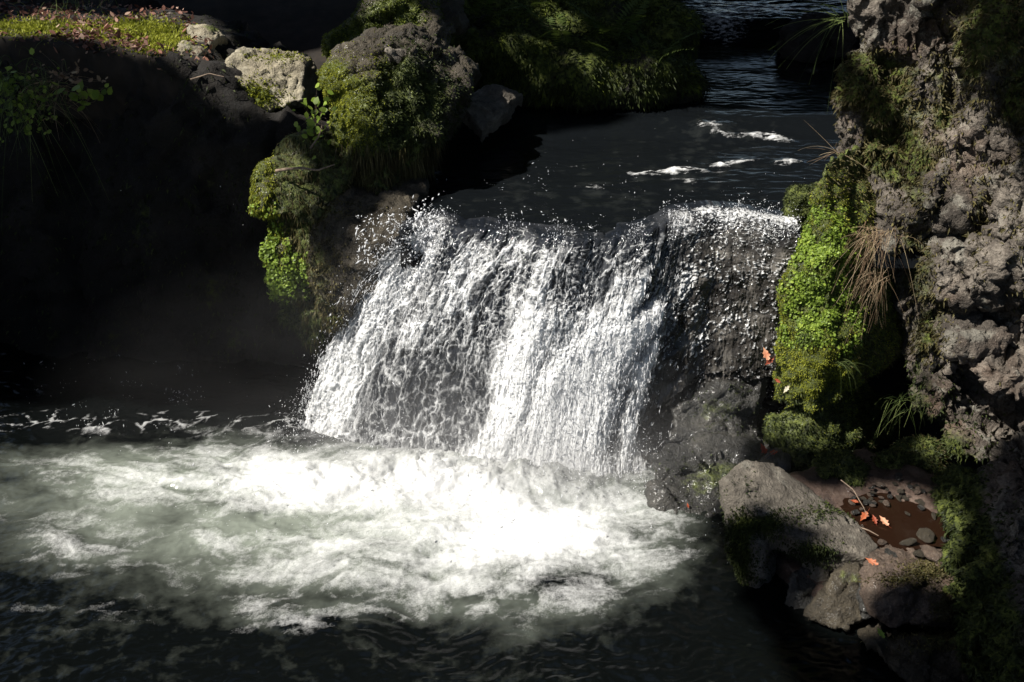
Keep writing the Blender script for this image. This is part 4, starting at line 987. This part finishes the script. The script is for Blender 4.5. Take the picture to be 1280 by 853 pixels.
stick('twig', [(682, 112, 5.9), (694, 96, 5.95), (700, 84, 6.0)], .010, 'grey broken branch leaning on the far mossy bank')
stick('twig', [(238, 100, 5.1), (262, 92, 5.12), (280, 96, 5.1)], .005, 'dry twig caught between the wedge stone and the pale slab')

# pebbles round the puddle: three shapes, copied
peb = []
for k in range(3):
    me = remesh([ell((0, 0, 0), (1, .8, .6), 26, 70 + k) * .1], .012, 3); V, N = arrays(me); V = V + N * (.05 * fbm(V * 7, 3, k) + .012 * fbm(V * 30, 3, k + 4))[:, None]
    V[:, 2] -= V[:, 2].min(); me.vertices.foreach_set('co', V.ravel()); me.polygons.foreach_set('use_smooth', np.ones(len(me.polygons), bool)); at = me.attributes.new('moss', 'FLOAT', 'POINT')
    me.materials.clear(); me.materials.append(M[['wet', 'damp', 'rust'][k]]); me.name = 'pebble'; me.update(); peb.append(me)
big = [(1137, 676, 10, 'pale round pebble at the near edge of the puddle'), (1158, 664, 15, 'dark rough pebble near the cliff side of the puddle'), (1166, 688, 19, 'largest wet pebble in front of the puddle'), (1112, 690, 14, 'flat pebble touching the tip of the slanted slab'),
       (1134, 641, 5, 'small white pebble standing out of the puddle'), (1102, 676, 8, 'black pebble half in the puddle beside the slab'), (1180, 672, 9, 'rusty pebble at the cliff foot'), (1150, 690, 9, 'grey pebble between the two large wet ones')]
plist = [(x, y, s, l, None) for x, y, s, l in big]
for _ in range(110):
    a = rg.uniform(-.35, math.pi + .35); x = 1126 + math.cos(a) * rg.normal(62, 13); y = 646 - math.sin(a) * rg.normal(36, 10)
    if x < 1062: continue
    plist.append((x, y, rg.uniform(2.5, 7), 'tiny brown pebble on the gravel round the puddle', 'tiny pebbles round the puddle'))
for i, (x, y, s, lb, gp) in enumerate(plist):
    o = bpy.data.objects.new('pebble', peb[i % 3] if i != 0 and i != 4 else peb[1]); link(o)
    o.location = PZ(x, y + s * .5, -.872 if y > 615 else -.855); o.scale = [s / 360 * 10 * q for q in (1, 1, 1)]
    o.scale = tuple(v * q for v, q in zip(o.scale, (rg.uniform(.8, 1.35), rg.uniform(.7, 1.1), rg.uniform(.5, 1.0)))); o.rotation_euler = (rg.normal() * .2, rg.normal() * .2, rg.uniform(0, 6.28))
    tag(o, lb, 'pebble', gp)


# ================================================================== UNSEEN FOREST FOR SHADE, SUN, SKY, CAMERA
E1 = np.cross(SUN, [0, 0, 1.]); E1 /= np.linalg.norm(E1)      # two axes across the sunbeam
E2 = np.cross(E1, SUN)
LIGHT_GAPS = None

LIGHT_GAPS = (1.890, -1.470, 0.070, [  # hole map cut into the unseen crowns to shape sun and shade
    '................................................................................',
    '................................................................................',
    '................................................................................',
    '................................................................................',
    '.............................#..................................................',
    '...........................####.................................................',
    '.........................######.................................................',
    '......................#########.........#.......................................',
    '....................###########...########......................................',
    '..................#############...#########.....................................',
    '...............################......######.....................................',
    '.............##################.......#####.....................................',
    '...........#####################......#####.....................................',
    '.........#######################.....######........#............................',
    '......##########################....#######.......###...........................',
    '....############################..#######.....##.###............................',
    '.###############################..#####.......###########.......................',
    '.###############################...###........###########.......................',
    '.###############################....#..........###########......................',
    '.################################................#########......................',
    '.###################################.......####..###########....................',
    '.###################################.....###################....................',
    '.#####################################.#####################....................',
    '.##########################################################.....................',
    '.############################################################...................',
    '.#############################################################..................',
    '########################################################..####..................',
    '##################################################.####....####.................',
    '#################################################...###....#####................',
    '###################################################.####...####.................',
    '########################################################..#####.................',
    '####################################################..##...###..................',
    '#######################################################......#..................',
    '#################.###################################.#.........................',
    '########################......#########################.........................',
    '#####################..#........########################........................',
    '#################.##...###......#########################.......................',
    '################.......###........########################......................',
    '###############...#....#####.......#######################......................',
    '#############.....#....######.....#########################.....................',
    '############......#......####...############################....................',
    '###########........#.......##...############################....................',
    '#########..................#....#############################...................',
    '########........................##############################..................',
    '......................###........##.##########################..................',
    '.....................................#####################...#..................',
    '......................................###################.....#.................',
    '............................#..##.....##################........................',
    '...........................#######....####.......#####.........#................',
    '...........................#######....####.......##.............................',
    '...........................#######.....##.......##..............................',
    '..........................#########..............#..............................',
    '.........................##########..........##.................................',
    '.........................#########...........##.................................',
    '........................##########..............................................',
    '.......................##########.......#.......................................',
    '.......................########..................##.............................',
    '......................#########.........#........##.............................',
    '...................##########...........###.....................................',
    '..................###########............#......................................',
    '.................############...................................................',
    '................##############..................................................',
    '.................#######.####....#..............................................',
    '...................####...###...###.............................................',
    '....................##.....##...###.............................................',
    '.....................#.....##...###.............................................',
    '...........................##...................................................',
    '................................................................................',
    '................................................................................',
    '................................................................................',
    '................................................................................',
    '................................................................................',
    '................................................................................',
    '................................................................................',
    '................................................................................',
    '................................................................................',
    '................................................................................',
    '................................................................................',
    '................................................................................',
    '................................................................................',
    '................................................................................',
    '................................................................................',
    '................................................................................',
    '................................................................................',
    '................................................................................',
])
def sun_gap(p):
    """true where the unseen crowns are cut open to shape the sun patches"""
    if LIGHT_GAPS is None: return np.zeros(len(p), bool)
    a = p @ E1; b = p @ E2
    i = np.floor((a - LIGHT_GAPS[0]) / LIGHT_GAPS[2]).astype(int); j = np.floor((b - LIGHT_GAPS[1]) / LIGHT_GAPS[2]).astype(int)
    rows = LIGHT_GAPS[3]; ok = (i >= 0) & (j >= 0) & (i < len(rows)) & (j < len(rows[0]))
    A = np.array([[ch == '#' for ch in r] for r in rows]); o = np.zeros(len(p), bool)
    o[ok] = A[i[ok], j[ok]]; return o

def tree(base, h, crown_c, crown_r, n, leaf_s, label, seed):
    r = np.random.default_rng(seed); base = np.array(base, float); crown_c = np.array(crown_c, float)
    root = empty('shade_tree', base); tag(root, label, 'tree')
    t = np.linspace(0, 1, 9)[:, None]
    for dx, dy in ((0, 0), (-1.5, 0), (0, -1.5), (0, 1.5), (-1.5, -2), (-2, 2), (-3, -3), (-3, 3), (-4, 0)):      # a trunk that stands clear of the sunbeams
        line = base + np.array([dx, dy, 0]) + (crown_c + np.array([dx, dy, 0]) * .7 - base - np.array([dx, dy, 0])) * np.linspace(0, 1, 40)[:, None]
        side = np.concatenate([line + q for q in ([.25, 0, 0], [-.25, 0, 0], [0, .25, 0], [0, -.25, 0])])
        if not sun_gap(side).any(): break
    base = base + np.array([dx, dy, 0]); root.location = base; crown_top = crown_c + np.array([dx, dy, 0]) * .7
    trunk = base + (crown_top - base) * t + .05 * np.sin(t * 5)
    paths = [trunk]; rads = [.22 * (1 - .7 * t[:, 0])]
    for k in range(10):
        s = trunk[4 + k % 5]; e = crown_c + r.normal(size=3) * np.array(crown_r) * .5
        q = np.linspace(0, 1, 6)[:, None]; paths.append(s + (e - s) * q + np.array([0, 0, .4]) * np.sin(q * 3.14)); rads.append(.07 * (1 - .8 * q[:, 0]))
    keep = [i for i, p in enumerate(paths) if i == 0 or not sun_gap(p).any()]
    tubes('trunk', [paths[i] for i in keep], [rads[i] for i in keep], M['bark'], root, 8)
    p = r.normal(size=(n, 3)); p = p / np.linalg.norm(p, axis=1)[:, None] * (r.random(n) ** .4)[:, None]
    c = crown_c + p * np.array(crown_r)
    nl = unit(r.normal(size=(n, 3)) + np.array([0, 0, .8])); a = unit(np.cross(nl, r.normal(size=(n, 3)))); b = np.cross(nl, a)
    s = (leaf_s * (.6 + .8 * r.random(n)))[:, None]
    sh = [(-1, 0), (-.3, .5), (.4, .45), (1, 0), (.4, -.45), (-.3, -.5)]
    V = np.stack([c + a * s * x + b * s * y for x, y in sh], 1)
    bad = np.zeros(n, bool)
    for q in range(6): bad |= sun_gap(V[:, q])
    V = V[~bad]; m = len(V)
    mesh_np('crown', V.reshape(-1, 3), np.arange(m * 6).reshape(m, 6), M['canopy'], {'tint': np.repeat(r.random(m), 6)}, False, root)

TREES = [((1.6, 13.5, 1.8), 7, (1.8, 12.0, 3.6), (3.2, 1.6, 2.6), 3500, .24, 'leafy tree closing the view up the stream'),  # added out of sight to keep sky reflections off the stream
         ((-6.5, 5.2, .6), 8, (-5.2, 5.0, 6.4), (3.4, 3.2, 1.5), 13000, .13, 'broad tree leaning over the left bank and the falls'),
         ((-6.0, 1.0, .4), 8, (-4.8, 1.6, 6.2), (3.2, 3.2, 1.5), 10000, .14, 'broad tree standing on the left near the viewer'),
         ((-4.6, 9.5, 1.2), 8, (-4.2, 8.6, 6.0), (3.4, 3.0, 1.8), 8000, .16, 'tree on the rising ground behind the left bank'),
         ((.5, 11.5, 1.5), 7, (.6, 10.2, 5.0), (3.5, 2.8, 2.4), 5000, .28, 'dark tree at the bend of the stream'),
         ((4.8, 8.5, 1.2), 7, (4.2, 8.0, 5.6), (3.0, 3.2, 2.2), 5000, .28, 'tree above the far end of the cliff'),
         ((5.2, 4.0, 1.3), 7, (4.2, 4.0, 5.2), (2.8, 3.2, 2.0), 5000, .28, 'tree rooted on top of the cliff'),
         ((3.5, -2.0, .3), 8, (2.5, -.8, 6.0), (3.6, 3.2, 1.8), 5000, .28, 'tree behind the viewer on the right'),
         ((-2.5, -4.0, .3), 8, (-2.0, -3.0, 6.0), (3.6, 3.0, 2.0), 5000, .28, 'tree behind the viewer on the left'),
         ((-9.5, 5.0, 1.2), 9, (-8.6, 4.6, 7.4), (3.0, 3.6, 2.4), 8000, .16, 'tall tree farthest out on the left')]
for i, a in enumerate(TREES): tree(*a, seed=500 + i)  # unseen trees placed to cast the shade and block sky light

W = bpy.data.worlds.new('World'); bpy.context.scene.world = W; W.use_nodes = True
nt = W.node_tree; bg = nt.nodes['Background']
sky = nt.nodes.new('ShaderNodeTexSky'); sky.sky_type = 'NISHITA'; sky.sun_disc = False
sky.sun_elevation = math.asin(SUN[2]); sky.sun_rotation = math.atan2(SUN[0], SUN[1])
nt.links.new(sky.outputs[0], bg.inputs[0]); bg.inputs[1].default_value = .05
sl = bpy.data.lights.new('sun', 'SUN'); sl.energy = 5.0; sl.angle = R(.5); sl.color = (1, .95, .87)
so = bpy.data.objects.new('sun', sl); C.objects.link(so); so.location = tuple(SUN * 12)
so.rotation_euler = Vector(SUN).to_track_quat('Z', 'Y').to_euler()

cam = bpy.data.cameras.new('camera'); cam.sensor_width = 36; cam.lens = 36 * FOC / 1280; cam.clip_end = 200; cam.clip_start = .05
co = bpy.data.objects.new('camera', cam); C.objects.link(co); co.location = (0, 0, CZ); co.rotation_euler = (R(90) - TH, 0, 0)
sc = bpy.context.scene; sc.camera = co
sc.view_settings.view_transform = 'Standard'; sc.view_settings.look = 'None'; sc.view_settings.gamma = 1; sc.view_settings.exposure = 1.0
sc.cycles.max_bounces = 6; sc.cycles.diffuse_bounces = 2; sc.cycles.glossy_bounces = 3; sc.cycles.transmission_bounces = 3; sc.cycles.use_denoising = True
sc.cycles.sample_clamp_indirect = 3
